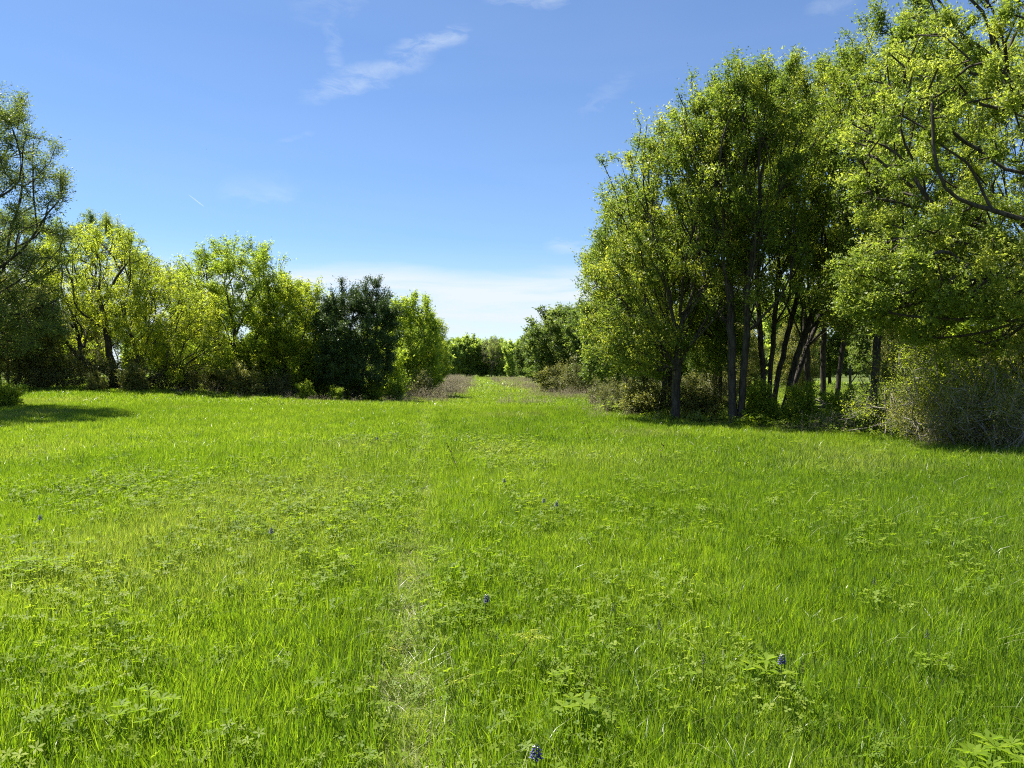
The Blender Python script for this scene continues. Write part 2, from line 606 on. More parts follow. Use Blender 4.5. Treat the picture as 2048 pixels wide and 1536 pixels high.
def blades(base, dirn, length, width, bend, tint, segs=3, rnd=None):
    """grass blades as strips: base (n,3), dirn (n,) lean azimuth, bend (n,) how far the tip leans, relative to its length"""
    n = len(base)
    t = np.linspace(0, 1, segs + 1)
    az = np.stack([np.cos(dirn), np.sin(dirn), np.zeros(n)], -1)
    face = dirn + math.pi / 2 + rnd.normal(0, 0.9, n)
    side = np.stack([np.cos(face), np.sin(face), np.zeros(n)], -1)
    hz = length[:, None] * bend[:, None] * t[None] ** 1.8
    vt = length[:, None] * (t[None] - 0.42 * np.clip(bend, 0, 1.4)[:, None] * t[None] ** 2.4)
    C = base[:, None] + az[:, None] * hz[..., None] + np.array([0, 0, 1.0]) * vt[..., None]
    w = width[:, None] * np.array([0.75, 1.0, 0.8, 0.12] if segs == 3 else [0.8, 1.0, 0.1])[None]
    Lf, Rt = C - side[:, None] * w[..., None] / 2, C + side[:, None] * w[..., None] / 2
    V = np.stack([Lf, Rt], 2).reshape(n, -1, 3)
    k = (segs + 1) * 2
    q = np.array([[2 * s, 2 * s + 1, 2 * s + 3, 2 * s + 2] for s in range(segs)])
    Q = (np.arange(n)[:, None, None] * k + q[None]).reshape(-1, 4)
    return V.reshape(-1, 3), Q, np.repeat(tint, k)


def tuft_mesh(name, seed, n, rad, lmin, lmax, wmin, wmax, bend, segs=3, mats=None, straw=0.02, lean=None):
    r = np.random.default_rng(seed)
    b = QB()
    ang, rr = r.uniform(0, 2 * math.pi, n), rad * np.sqrt(r.uniform(0, 1, n))
    base = np.stack([rr * np.cos(ang), rr * np.sin(ang), np.full(n, -0.02)], -1)
    d = r.uniform(0, 2 * math.pi, n) if lean is None else lean + r.normal(0, 0.9, n)
    ln_ = r.uniform(lmin, lmax, n) * (1 - 0.25 * (rr / rad) ** 2)
    V, Q, T = blades(base, d, ln_, r.uniform(wmin, wmax, n), np.abs(r.normal(0, bend, n)) + 0.05, r.beta(1.4, 1.5, n), segs, r)
    b.add(V, Q, T, 0)
    ns = int(n * straw)
    if ns:
        ang, rr = r.uniform(0, 2 * math.pi, ns), rad * np.sqrt(r.uniform(0, 1, ns))
        base = np.stack([rr * np.cos(ang), rr * np.sin(ang), np.full(ns, -0.02)], -1)
        V, Q, T = blades(base, r.uniform(0, 6.28, ns), r.uniform(lmax * 0.9, lmax * 1.4, ns), r.uniform(wmin, wmax, ns) * 0.5,
                         r.uniform(0.5, 1.3, ns), r.uniform(0, 1, ns), segs, r)
        b.add(V, Q, T, 1)
    return b.mesh(name, mats or [M['grass'], M['straw']], smooth=False)


def jitter_grid(x0, x1, y0, y1, s):
    gx, gy = np.arange(x0, x1, s), np.arange(y0, y1, s)
    X, Y = np.meshgrid(gx, gy)
    P = np.stack([X.ravel(), Y.ravel()], -1)
    return P + rng.uniform(-0.55, 0.55, P.shape) * s


def vnoise(P, f, seed):
    """smooth value noise over the ground plane, 0..1"""
    r = np.random.default_rng(seed)
    T = r.uniform(0, 1, (64, 64))
    q = P * f
    i0 = np.floor(q).astype(int)
    u = q - i0
    u = u * u * (3 - 2 * u)
    a, b_ = i0[:, 0] % 64, i0[:, 1] % 64
    a1, b1 = (a + 1) % 64, (b_ + 1) % 64
    return (T[a, b_] * (1 - u[:, 0]) + T[a1, b_] * u[:, 0]) * (1 - u[:, 1]) + (T[a, b1] * (1 - u[:, 0]) + T[a1, b1] * u[:, 0]) * u[:, 1]


RX = ([11.5, 16, 19.5, 24.5, 30, 40, 60, 100, 170], [12.5, 10.2, 6.6, 3.1, 4.2, 5.5, 6.5, 6.0, 4.0])   # right edge of the open grass
LX = ([0, 16, 24, 34, 39, 43, 46, 60, 100, 170], [-26, -23, -19.5, -25, -24, -12.5, -7, -8.5, -13, -18])  # left edge


def open_grass(P):
    x, y = P[:, 0], P[:, 1]
    rx = np.where(y < 11.5, 40, np.interp(y, *RX))
    lx = np.interp(y, *LX)
    w = vnoise(P, 0.9, 5) - 0.5
    return (x < rx + w) & (x > lx + w)


def finish(P, hscale, dry_boost=0.0, hue_shift=0.0, tilt=0.09):
    n = len(P)
    x, y = P[:, 0], P[:, 1]
    tr = np.exp(-((x - track_x(y) + 0.02) / 0.15) ** 2) * (y < 28) * (0.55 + 0.45 * sst(0.35, 0.65, vnoise(P, 0.8, 77)))
    tr2 = np.exp(-((x - track_x(y) - 1.5) / 0.28) ** 2) * (y < 30) * 0.35       # fainter twin rut
    big = vnoise(P, 0.17, 11) * 0.6 + vnoise(P, 0.6, 12) * 0.4
    hue = np.clip(0.5 + (big - 0.5) * 0.9 + rng.normal(0, 0.15, n) + hue_shift - 0.24 * sst(0.2, 2.8, x) * (1 - sst(7, 15, y)) + 0.25 * tr2 + 0.2 * tr, 0, 1)
    dry = np.clip(0.55 * tr + 0.18 * tr2 + 0.45 * np.exp(-((x + 0.45) / 0.5) ** 2 - ((y - 14.3) / 0.7) ** 2) + 0.22 * np.exp(-((x - 1.2) / 1.6) ** 2 - ((y - 13.0) / 2.0) ** 2) + dry_boost + 0.5 * sst(0.66, 0.9, vnoise(P, 0.33, 31)) * (0.3 + 0.7 * rng.uniform(0, 1, n)), 0, 1)
    hh = hscale * (1 - 0.68 * tr - 0.3 * tr2) * (0.62 + 0.5 * vnoise(P, 0.45, 21) + 0.28 * vnoise(P, 1.9, 22)) * rng.uniform(0.8, 1.2, n)
    rot = np.stack([rng.normal(0, tilt, n) + 0.36 * (vnoise(P, 0.7, 41) - 0.5), rng.normal(0, tilt, n) + 0.36 * (vnoise(P, 0.7, 42) - 0.5), rng.uniform(0, 2 * math.pi, n)], -1)
    w = rng.uniform(0.9, 1.25, n)
    out_ = rng.uniform(0, 1, n) > 0.62 * tr * sst(22, 9, y)
    w[~out_] *= 0.35
    hh[~out_] *= 0.4
    return np.column_stack([P, height(x, y)]), rot, np.stack([w, w, hh], -1), {'hue': hue, 'dry': dry}


def in_view(P, pad_m=3.0, slope=0.76):
    return np.abs(P[:, 0]) < slope * P[:, 1] + pad_m


def weed_left(P):
    x, y = P[:, 0], P[:, 1]
    return (y > 41) & (x > np.interp(y, *LX) - 0.5) & (x < lane_x(y) - np.interp(y, [41, 60, 120], [2.6, 2.0, 2.0]) + 2.6 * (vnoise(P, 0.16, 65) - 0.5))


def weed_right(P):
    x, y = P[:, 0], P[:, 1]
    return (x > lane_x(y) + 2.2 + 3.6 * (vnoise(P, 0.14, 66) - 0.5)) & (y > np.interp(x, [0, 3, 8, 14], [56, 50, 44, 40])) & (x < 0.30 * y)


# near lawn: tufts of fine blades
near = [tuft_mesh('tuft_%d' % k, 100 + k, 165, 0.15, 0.10, 0.20, 0.0032, 0.0060, 0.19, 3, straw=0.006) for k in range(7)]
near += [tuft_mesh('tuft_long_%d' % k, 140 + k, 130, 0.16, 0.13, 0.26, 0.003, 0.0055, 0.34, 3, straw=0.02) for k in range(2)]
P = jitter_grid(-12, 12, 0.6, 11.5, 0.135)
P = P[in_view(P) & open_grass(P) & (rng.uniform(0, 1, len(P)) > 0.04 + 0.22 * sst(0.6, 0.9, vnoise(P, 2.3, 23)))]
A = finish(P, 0.9)
idx = np.where(rng.uniform(0, 1, len(P)) < 0.10 + 0.35 * sst(0.6, 0.85, vnoise(P, 0.5, 91)), rng.integers(7, 9, len(P)), rng.integers(0, 7, len(P)))
gn_scatter('grass', A[0], A[1], A[2], idx, A[3], near, 'lush bright green meadow grass close by')

flat = [tuft_mesh('flattened_%d' % k, 180 + k, 90, 0.10, 0.06, 0.15, 0.003, 0.006, 1.5, 3, straw=0.06) for k in range(4)]
fy = np.repeat(np.arange(1.5, 27, 0.06), 4)
P = np.stack([track_x(fy) + rng.normal(0, 0.085, len(fy)) + rng.choice([0, 0, 0, 0.02], len(fy)), fy + rng.uniform(-0.05, 0.05, len(fy))], -1)
P = P[sst(0.15, 0.5, vnoise(P, 0.8, 77)) > rng.uniform(0, 0.8, len(P))]
n = len(P)
sF = rng.uniform(0.7, 1.2, n)
gn_scatter('flattened_grass', np.column_stack([P, height(P[:, 0], P[:, 1]) + 0.015]), np.stack([rng.normal(0, 0.2, n), rng.normal(0, 0.2, n), rng.uniform(0, 6.28, n)], -1),
           np.stack([sF, sF, sF * 0.55], -1), rng.integers(0, 4, n), {'hue': rng.uniform(0.5, 1, n), 'dry': np.clip(rng.uniform(0.0, 0.9, n) * (0.5 + 0.8 * sst(13, 5, P[:, 1])), 0, 1)}, flat, 'pale trodden grass lying along the narrow track')

mid = [tuft_mesh('mid_tuft_%d' % k, 200 + k, 120, 0.24, 0.11, 0.24, 0.0055, 0.010, 0.22, 2, straw=0.010) for k in range(6)]
P = jitter_grid(-26, 24, 11.2, 30, 0.22)
P = P[in_view(P) & open_grass(P)]
A = finish(P, 0.92)
gn_scatter('grass', A[0], A[1], A[2], rng.integers(0, 6, len(P)), A[3], mid, 'bright green grass running up to the crest of the meadow')

far = [tuft_mesh('far_tuft_%d' % k, 300 + k, 90, 0.42, 0.11, 0.26, 0.012, 0.022, 0.35, 2, straw=0.012) for k in range(5)]
P = jitter_grid(-34, 20, 29.5, 64, 0.40)
P = P[in_view(P) & open_grass(P)]
lane = np.abs(P[:, 0] - lane_x(P[:, 1]))
A = finish(P, 0.9, 0.10 * sst(30, 40, P[:, 1]) * (P[:, 0] > -8) + 0.22 * (weed_left(P) | weed_right(P)), 0.04)
gn_scatter('grass', A[0], A[1], A[2], rng.integers(0, 5, len(P)), A[3], far, 'sunlit grass beyond the crest and along the far lane')
P = jitter_grid(-60, 40, 64, 165, 1.0)
P = P[in_view(P)]
A = finish(P, 1.3, 0.2 + 0.3 * (weed_left(P) | weed_right(P)), 0.05)
A[2][:, :2] *= 2.3
gn_scatter('grass', A[0], A[1], A[2], rng.integers(0, 5, len(P)), A[3], far, 'pale green grass at the far end of the field')


# low broad-leaved plants between the grass
def palmate_mesh(name, seed, n, rad, hmin, hmax, leaf, nleaf=5, wid=0.36):
    r = np.random.default_rng(seed)
    b = QB()
    for _ in range(n):
        a, q = r.uniform(0, 6.283), rad * math.sqrt(r.uniform(0, 1))
        base = np.array([q * math.cos(a) * 0.6, q * math.sin(a) * 0.6, -0.01])
        top = np.array([q * math.cos(a), q * math.sin(a), r.uniform(hmin, hmax) * (1 - 0.35 * (q / rad) ** 2)])
        b.tube([base, base * 0.5 + top * 0.5 + [0, 0, 0.02], top], [0.0014, 0.0012, 0.001], 3, 0.3)
        up = norm(np.array([math.cos(a) * 0.35, math.sin(a) * 0.35, 1.0]) + r.normal(0, 0.22, 3))
        e1 = norm(np.cross(up, [0.3, 1, 0.1]))
        e2 = np.cross(up, e1)
        a0 = r.uniform(0, 6.283)
        t = r.uniform(0.1, 1)
        L = leaf * r.uniform(0.7, 1.2)
        for k in range(nleaf):
            th = a0 + k * 2 * math.pi / nleaf * (0.85 if nleaf > 3 else 1)
            d = math.cos(th) * e1 + math.sin(th) * e2
            s = np.cross(up, d)
            w = L * wid / 2
            lift = r.uniform(0.0, 0.28) * L
            b.add([top, top + d * L * 0.55 - s * w + up * (lift * 0.6 + 0.12 * w), top + d * L + up * lift * 0.7, top + d * L * 0.55 + s * w + up * (lift * 0.6 + 0.12 * w)],
                  [[0, 1, 2, 3]], np.clip(t + r.normal(0, 0.1), 0, 1))
    return b.mesh(name, [M['clover']], smooth=False)


pal = [palmate_mesh('palmate_%d' % k, 400 + k, 20, 0.14, 0.09, 0.21, 0.029) for k in range(4)]
pal += [palmate_mesh('trefoil_%d' % k, 420 + k, 34, 0.16, 0.08, 0.19, 0.017, 3, 0.8) for k in range(3)]
P = jitter_grid(-13, 12, 1.2, 17, 0.165)
P = P[in_view(P)]
x, y = P[:, 0], P[:, 1]
den = 0.05 + 0.6 * sst(0.50, 0.70, vnoise(P, 0.42, 55)) * (x < 0.6) + 0.22 * sst(0.62, 0.8, vnoise(P, 0.5, 56))
for cxp, cyp, rxp, ryp, s in ((230, 1330, 190, 130, 0.75), (80, 1150, 120, 70, 0.7), (690, 1045, 130, 60, 0.85), (980, 1230, 160, 70, 0.7), (1180, 1370, 130, 70, 0.5),
                              (620, 1160, 110, 50, 0.5), (300, 990, 140, 40, 0.5), (1120, 1040, 120, 35, 0.4), (1480, 1380, 120, 50, 0.35), (760, 890, 50, 14, 0.6), (1700, 1050, 130, 40, 0.12)):
    ppx = CX + F * x / y
    ppy = CY + F * EYE / y
    den = den + s * np.exp(-((ppx - cxp) / rxp) ** 2 - ((ppy - cyp) / ryp) ** 2)
P = P[rng.uniform(0, 1, len(P)) < den]
A = finish(P, 1.0, 0.0, 0.05)
A[2][:] = rng.uniform(0.55, 1.3, len(P))[:, None]
A[3]['dry'][:] = np.clip(rng.normal(-0.05, 0.12, len(P)), 0, 0.5)
gn_scatter('ground_cover', A[0], A[1], A[2], np.where(rng.uniform(0, 1, len(P)) < 0.55, rng.integers(0, 4, len(P)), rng.integers(4, 7, len(P))), A[3], pal,
           'low clover and palm-leaved plants mixed into the grass')


# dry weeds beyond the crest
def weed_mesh(name, seed, n, rad, hmin, hmax, r0=0.004):
    r = np.random.default_rng(seed)
    b = QB()
    for _ in range(n):
        a, q = r.uniform(0, 6.283), rad * math.sqrt(r.uniform(0, 1))
        p0 = np.array([q * math.cos(a), q * math.sin(a), -0.03])
        h = r.uniform(hmin, hmax)
        l = r.normal(0, 0.13, 2) * h
        p2 = p0 + [l[0], l[1], h]
        p1 = (p0 + p2) / 2 + np.append(r.normal(0, 0.02, 2), 0)
        t = r.uniform(0, 1)
        b.tube([p0, p1, p2], [r0, r0 * 0.8, r0 * 0.4], 3, t)
        for _k in range(r.integers(2, 6)):
            f = r.uniform(0.45, 1)
            s = p0 + (p2 - p0) * f
            d = norm(np.array([r.normal(), r.normal(), 0.9])) * h * r.uniform(0.1, 0.28)
            b.tube([s, s + d], [r0 * 0.6, r0 * 0.4], 3, t)
            for _j in range(3):
                c = s + d * r.uniform(0.4, 1.1) + r.normal(0, 0.012, 3)
                e, u = norm(r.normal(0, 1, 3)) * 0.018, norm(r.normal(0, 1, 3)) * 0.010
                b.add([c - e, c + u, c + e, c - u], [[0, 1, 2, 3]], np.clip(t + r.normal(0, 0.2), 0, 1))
    return b.mesh(name, [M['weed']], smooth=False)


wd = [weed_mesh('weed_%d' % k, 500 + k, 15, 0.55, 0.28, 0.85, 0.0045) for k in range(5)]


def weeds(name, P, sc, label):
    n = len(P)
    rot = np.stack([rng.normal(0, 0.06, n), rng.normal(0, 0.06, n), rng.uniform(0, 6.28, n)], -1)
    s = sc * rng.uniform(0.6, 1.2, n) * (0.65 + 0.6 * vnoise(P, 0.4, 63))
    gn_scatter(name, np.column_stack([P, height(P[:, 0], P[:, 1])]), rot, np.stack([s, s, s], -1), rng.integers(0, 5, n), {}, wd, label)


P = jitter_grid(-16, 3, 41, 130, 0.62)
x, y = P[:, 0], P[:, 1]
keep = weed_left(P) & (rng.uniform(0, 1, len(P)) < (0.5 + 0.5 * sst(44, 56, y)) * sst(0.05, 0.4, vnoise(P, 0.25, 61)))
weeds('dry_weeds', P[keep], 1.0, 'tall grey brown dead weeds left of the far lane')
P = jitter_grid(-8, 30, 33, 130, 0.62)
x, y = P[:, 0], P[:, 1]
clump = np.exp(-((x - 0.6) / 1.3) ** 2 - ((y - 36.5) / 2.2) ** 2) > 0.35
band = weed_right(P)
weeds('dry_weeds', P[clump | (band & (rng.uniform(0, 1, len(P)) < 0.6 * sst(0.25, 0.55, vnoise(P, 0.25, 62))))], 0.85, 'brown dead weeds right of the far lane')


# ------------------------------------------------------------------ trees
LEAF_MULT = 2.6


def ell(r, n, c, rad, shell=0.45):
    d = norm(r.normal(0, 1, (n, 3)))
    q = r.uniform(0, 1, n) ** (1 / 3.0)
    q = shell + (1 - shell) * q if shell else q
    return np.asarray(c) + d * q[:, None] * np.asarray(rad)


def grow(r, trunks, pts, bf, fork=0.0):
    """one tree skeleton: trunks are polylines; every point joins the node that makes the shortest way to the root"""
    P, par, plen, tid = [], [], [], []
    for ti, t in enumerate(trunks):
        prev = -1
        for q in t:
            P.append(np.asarray(q, float))
            par.append(prev)
            plen.append(0 if prev < 0 else plen[prev] + np.linalg.norm(P[-1] - P[prev]))
            tid.append(ti)
            prev = len(P) - 1
    nt = len(P)
    pts = np.asarray(pts)
    n = len(pts)
    allP = np.concatenate([np.array(P), pts])
    par = np.array(par + [-1] * n)
    tid = np.array(tid + [0] * n)
    pl = np.array(plen + [0.0] * n)
    best = np.full(n, 1e9)
    bpar = np.zeros(n, int)
    bd = np.zeros(n)
    for k in range(nt):
        d = np.linalg.norm(pts - allP[k], axis=1)
        # branches leave a trunk upwards
        c = d + bf * pl[k] + 0.9 * np.maximum(0, allP[k][2] - pts[:, 2]) + (4.0 if allP[k][2] < fork * trunks[tid[k]][-1][2] else 0.0)
        m = c < best
        best[m], bpar[m], bd[m] = c[m], k, d[m]
    done = np.zeros(n, bool)
    order = []
    for _ in range(n):
        k = int(np.argmin(np.where(done, 1e9, best)))
        done[k] = True
        g_ = nt + k
        par[g_] = bpar[k]
        tid[g_] = tid[bpar[k]]
        pl[g_] = pl[bpar[k]] + bd[k]
        order.append(g_)
        d = np.linalg.norm(pts - pts[k], axis=1)
        c = d + bf * pl[g_]
        m = (~done) & (c < best)
        best[m], bpar[m], bd[m] = c[m], g_, d[m]
    return allP, par, tid, nt, order


def make_tree(seed, trunks, r_base, clouds, mats, leaf, nleaf, bf=0.35, r_tip=0.006, thick=0.03, power=0.52, spray=0.35, droop=0.0, up=0.45,
              tint=(0.5, 0.2), leaf_r=0.02, wid=0.55, max_trunk_bot=1.25, clump_var=0.2, k_spray=6, twiggy=0.0, shoots=40, clumpy=0.6, layer=0.7, fork=0.5, limbs=True):
    """returns ([trunk meshes], crown mesh). clouds: [(n, centre, radii, shell)]; leaf = length in metres"""
    leaf, nleaf = leaf * 1.05, int(nleaf * LEAF_MULT)
    r = np.random.default_rng(seed)
    pts = np.concatenate([ell(r, n, c, rad, sh) for n, c, rad, sh in clouds])
    pts = pts[pts[:, 2] > 0.15]
    if shoots:
        cc = pts.mean(0)
        rel = (pts - cc) / pts.std(0)
        sel = np.argsort(-(np.linalg.norm(rel, axis=1) + 0.5 * rel[:, 2] + r.normal(0, 0.35, len(pts))))[:shoots]
        ex = []
        for q in sel:
            d_ = norm(norm(pts[q] - cc) * 0.8 + np.array([0, 0, 0.75]) + r.normal(0, 0.25, 3))
            for st in range(1, int(r.integers(2, 5))):
                ex.append(pts[q] + d_ * spray * 0.75 * st + r.normal(0, 0.03, 3))
        pts = np.concatenate([pts, np.array(ex)])
    P, par, tid, nt, order = grow(r, trunks, pts, bf, fork)
    N = len(P)
    cnt = np.zeros(N)
    kids = [[] for _ in range(N)]
    for k in range(N):
        if par[k] >= 0:
            kids[par[k]].append(k)
    full = list(range(nt)) + order
    for k in reversed(full):
        cnt[k] = max(1.0, cnt[k])
        if par[k] >= 0:
            cnt[par[k]] += cnt[k]
    roots = [k for k in range(nt) if par[k] < 0]
    R = np.zeros(N)
    for k in full:
        rt = roots[tid[k]]
        rb = r_base[tid[k]] if hasattr(r_base, '__len__') else r_base
        R[k] = r_tip + (rb - r_tip) * (cnt[k] / cnt[rt]) ** power
    for k in range(nt):                                    # root flare
        if par[k] < 0:
            R[k] *= max_trunk_bot
    # chains along the thickest child
    chains, stack = [], [(-1, k) for k in roots]
    while stack:
        pre, k = stack.pop()
        ch = [pre, k] if pre >= 0 else [k]
        while kids[k]:
            ks = sorted(kids[k], key=lambda q: -cnt[q])
            if k < nt:
                ks = sorted(ks, key=lambda q: (q >= nt, -cnt[q]))
            for o_ in ks[1:]:
                stack.append((k, o_))
            k = ks[0]
            ch.append(k)
        chains.append(ch)
    tb = [QB() for _ in trunks]
    lb = [[] for _ in trunks]                              # limbs that leave each trunk
    limb_of = [None] * N
    cb = QB()
    for ch in chains:
        if len(ch) < 2:
            continue
        own = None
        if ch[0] >= nt:
            own = limb_of[ch[0]]
        elif ch[1] >= nt and limbs and R[ch[1]] > max(0.028, thick):
            own = QB()
            lb[tid[ch[1]]].append(own)
        for q in ch:
            if q >= nt and limb_of[q] is None:
                limb_of[q] = own
        Pc, Rc = P[ch].copy(), R[ch].copy()
        if ch[0] >= 0 and par[ch[1]] == ch[0] and len(ch) > 1 and not (par[ch[0]] < 0):
            Rc[0] = min(Rc[0], Rc[1] * 1.25)
        if Rc.max() > thick:
            # round off bends, then cut into a thick piece (trunk) and a thin one (crown)
            P2, R2 = [Pc[0]], [Rc[0]]
            for a_, b_, ra, rb in zip(Pc[:-1], Pc[1:], Rc[:-1], Rc[1:]):
                L = np.linalg.norm(b_ - a_)
                s = max(1, min(4, int(L / 0.35)))
                for q in range(1, s + 1):
                    f = q / s
                    P2.append(a_ + (b_ - a_) * f)
                    R2.append(ra + (rb - ra) * f)
            P2, R2 = np.array(P2), np.array(R2)
            for _ in range(2):
                if len(P2) > 2:
                    P2[1:-1] = P2[1:-1] * 0.5 + (P2[2:] + P2[:-2]) * 0.25
            wob = r.normal(0, 1, P2.shape) * (0.10 * R2[:, None] + 0.004)
            wob[0] = 0
            P2 = P2 + wob
            cut = int(np.argmax(R2 < thick)) if (R2 < thick).any() else len(R2)
            if cut >= 1:
                e = min(len(P2), cut + 1)
                if e >= 2:
                    V, Q = tube(P2[:e], R2[:e], 9 if R2[0] > 0.08 else 6)
                    (own or tb[tid[ch[-1]]]).add(V, Q, 0.5, 0)
            if cut < len(P2) - 1:
                V, Q = tube(P2[cut:], R2[cut:], 4)
                cb.add(V, Q, 0.3, 1)
        else:
            V, Q = tube(Pc, Rc, 3)
            cb.add(V, Q, 0.3, 1)
    # leaves
    tw = np.array([k for k in range(nt, N) if R[k] < leaf_r])
    if nleaf and len(tw):
        D = norm(P[tw] - P[par[tw]])
        ctr = pts.mean(0)
        ns = max(1, int(round(nleaf / len(tw) / k_spray)))
        n = len(tw) * ns
        wgt = r.lognormal(0, clumpy, len(tw))
        src = r.choice(len(tw), n, p=wgt / wgt.sum())
        f = r.uniform(0, 1, n)[:, None] * 0.45
        base = P[tw][src] * (1 - f) + P[par[tw]][src] * f + r.normal(0, spray * 0.22, (n, 3))
        dirn = norm(D[src] * 0.55 + norm(r.normal(0, 1, (n, 3))) * 0.8 + np.array([0, 0, up - droop * 1.4]))
        dirn = norm(dirn * np.array([1, 1, layer]))
        L = spray * r.uniform(0.4, 1.2, n)
        if twiggy:
            m = r.uniform(0, 1, n) < twiggy
            b0 = base[m]
            b1 = b0 + dirn[m] * L[m][:, None]
            s = norm(np.cross(dirn[m], r.normal(0, 1, (m.sum(), 3)))) * r_tip * 0.55
            Vt = np.stack([b0 - s, b0 + s, b1 + s * 0.5, b1 - s * 0.5], 1).reshape(-1, 3)
            cb.add(Vt, np.arange(len(Vt)).reshape(-1, 4), 0.3, 1)
        ct = r.normal(0, clump_var, len(tw))[src]
        t = np.tile(np.linspace(0.15, 1.0, k_spray), n) + r.normal(0, 0.08, n * k_spray)
        s2 = np.repeat(np.arange(n), k_spray)
        c = base[s2] + dirn[s2] * (L[s2] * t)[:, None] + np.array([0, 0, -1.0]) * (droop * L[s2] * t ** 2)[:, None] + r.normal(0, spray * 0.06, (len(s2), 3))
        ax = norm(dirn[s2] * 0.7 + r.normal(0, 0.55, (len(s2), 3)) + np.array([0, 0, -droop]))
        nn = norm(r.normal(0, 0.75, (len(s2), 3)) + np.array([0, 0, 0.7]) + norm(c - ctr) * 0.35)
        sd = norm(np.cross(ax, nn))
        nn = np.cross(sd, ax)
        l = leaf * np.clip(r.lognormal(-0.08, 0.3, len(s2)), 0.45, 1.7)[:, None]
        w = l * wid / 2
        w = w * r.uniform(0.8, 1.2, (len(s2), 1))
        Vl = np.stack([c + ax * l * 0.55, c - ax * l * 0.4 + sd * w, c - ax * l * r.uniform(0.2, 0.5, (len(s2), 1)) - sd * w + nn * w * 0.5], 1).reshape(-1, 3)
        Ql = np.concatenate([np.arange(len(Vl)).reshape(-1, 3), np.full((len(s2), 1), -1)], 1)
        tn = np.clip(tint[0] + ct[s2] + r.normal(0, tint[1], len(s2)), 0, 1)
        cb.add(Vl, Ql, np.repeat(tn, 3), 0)
    trunk_m = [(b_.mesh('trunk', [mats[1]]), [q.mesh('limb', [mats[1]]) for q in l_ if q.V]) for b_, l_ in zip(tb, lb) if b_.V]
    crown_m = cb.mesh('crown', [mats[0], mats[2]], smooth=False)
    return trunk_m, crown_m


def place(proto, name, x, y, label, cat='tree', group=None, rz=0.0, s=1.0, sink=0.06):
    tm, cm = proto
    o = empty(name, (x, y, float(height(x, y)) - sink), label, cat, group, rz)
    o.scale = (s, s, s) if not hasattr(s, '__len__') else s
    for t, ls in tm:
        tk = link('trunk', t, o)
        for l_ in ls:
            link('limb', l_, tk)
    c = link('crown', cm, o)
    c['kind'] = 'stuff'
    return o


def stem(x0, y0, x1, y1, h, n=7, seed=0, wob=0.05, z0=0.0):
    r = np.random.default_rng(seed)
    t = np.linspace(0, 1, n)
    P = np.stack([x0 + (x1 - x0) * t ** 1.2, y0 + (y1 - y0) * t, z0 + (h - z0) * t], -1)
    P[1:, :2] += np.cumsum(r.normal(0, wob, (n - 1, 2)), 0) * 0.6
    return P


ELM = (M['elm'], M['bark'], M['twig'])
# --- the grove right of the lane
t = make_tree(1, [stem(0, 0, 0.1, 0, 3.2, 7, 1, 0.03), ], 0.13,
              [(430, (0.1, 0, 6.3), (2.6, 2.3, 2.8), 0.2), (150, (0.7, 0, 8.3), (1.5, 1.5, 1.3), 0.2), (210, (-1.5, 0.2, 3.7), (1.5, 1.6, 1.9), 0.2), (110, (-0.9, -0.3, 2.3), (1.3, 1.2, 0.9), 0.1), (70, (1.5, 0, 4.6), (1.2, 1.4, 1.3), 0.2)],
              ELM, 0.062, 48000, bf=0.75, spray=0.32, thick=0.022)
place(t, 'elm_tree', px(1351, 22.4), 22.4, 'leafy elm with a single thick straight trunk at the lane edge of the grove')
t = make_tree(2, [stem(-0.05, 0, -0.25, 0.1, 5.0, 8, 2, 0.04), stem(0.14, 0.05, 0.35, -0.1, 4.6, 8, 3, 0.04)], [0.115, 0.10],
              [(330, (0.2, 0, 7.2), (2.2, 2.0, 2.7), 0.2), (130, (0.1, 0, 8.5), (1.4, 1.3, 1.3), 0.2), (60, (0.3, 0, 4.6), (2.0, 1.8, 1.5), 0.4)],
              ELM, 0.062, 36000, bf=0.75, spray=0.34, thick=0.022)
place(t, 'elm_tree', px(1470, 21.6), 21.6, 'tall elm with twin upright trunks joined at the foot')
t = make_tree(3, [stem(-0.12, 0, -0.2, 0.2, 5.2, 8, 4, 0.05), stem(0.1, 0.1, 0.5, 0.3, 5.5, 8, 5, 0.05)], [0.09, 0.08],
              [(380, (0.3, 0, 8.2), (2.2, 2.1, 3.0), 0.2), (60, (0.2, 0, 4.8), (1.9, 1.8, 1.5), 0.4)],
              ELM, 0.066, 36000, bf=0.75, spray=0.36, thick=0.024)
place(t, 'elm_tree', px(1534, 25.2), 25.2, 'slender two stemmed elm behind the twin trunked tree')
t = make_tree(4, [stem(-0.25, 0, 0.8, 0.1, 4.8, 8, 6, 0.04), stem(0.1, 0.05, 1.4, -0.1, 4.6, 8, 7, 0.04), stem(0.3, 0.1, 2.0, 0.5, 4.2, 8, 8, 0.04)], [0.09, 0.10, 0.085],
              [(300, (1.7, 0, 7.8), (2.3, 2.2, 3.1), 0.25), (130, (1.6, -0.3, 4.6), (2.2, 1.9, 1.5), 0.3)],
              ELM, 0.066, 38000, bf=0.75, spray=0.36, thick=0.024)
place(t, 'elm_tree', px(1560, 25.8), 25.8, 'elm with three trunks leaning to the right, beside the brush pile')
t = make_tree(5, [stem(0, 0, -0.3, 0, 5.0, 7, 9, 0.05), stem(0.55, 0.2, 0.7, 0.2, 5.6, 8, 10, 0.05), stem(0.95, 0, 1.5, 0.1, 5.2, 8, 11, 0.05)], [0.11, 0.10, 0.09],
              [(380, (0.6, 0, 9.2), (2.7, 2.4, 4.0), 0.25), (130, (0.6, 0, 5.0), (2.9, 2.3, 2.0), 0.3)],
              ELM, 0.072, 40000, bf=0.75, spray=0.4, thick=0.026)
t5 = t
place(t, 'elm_tree', px(1622, 28.5), 28.5, 'broad dark elm with three upright trunks rising behind the brush pile')
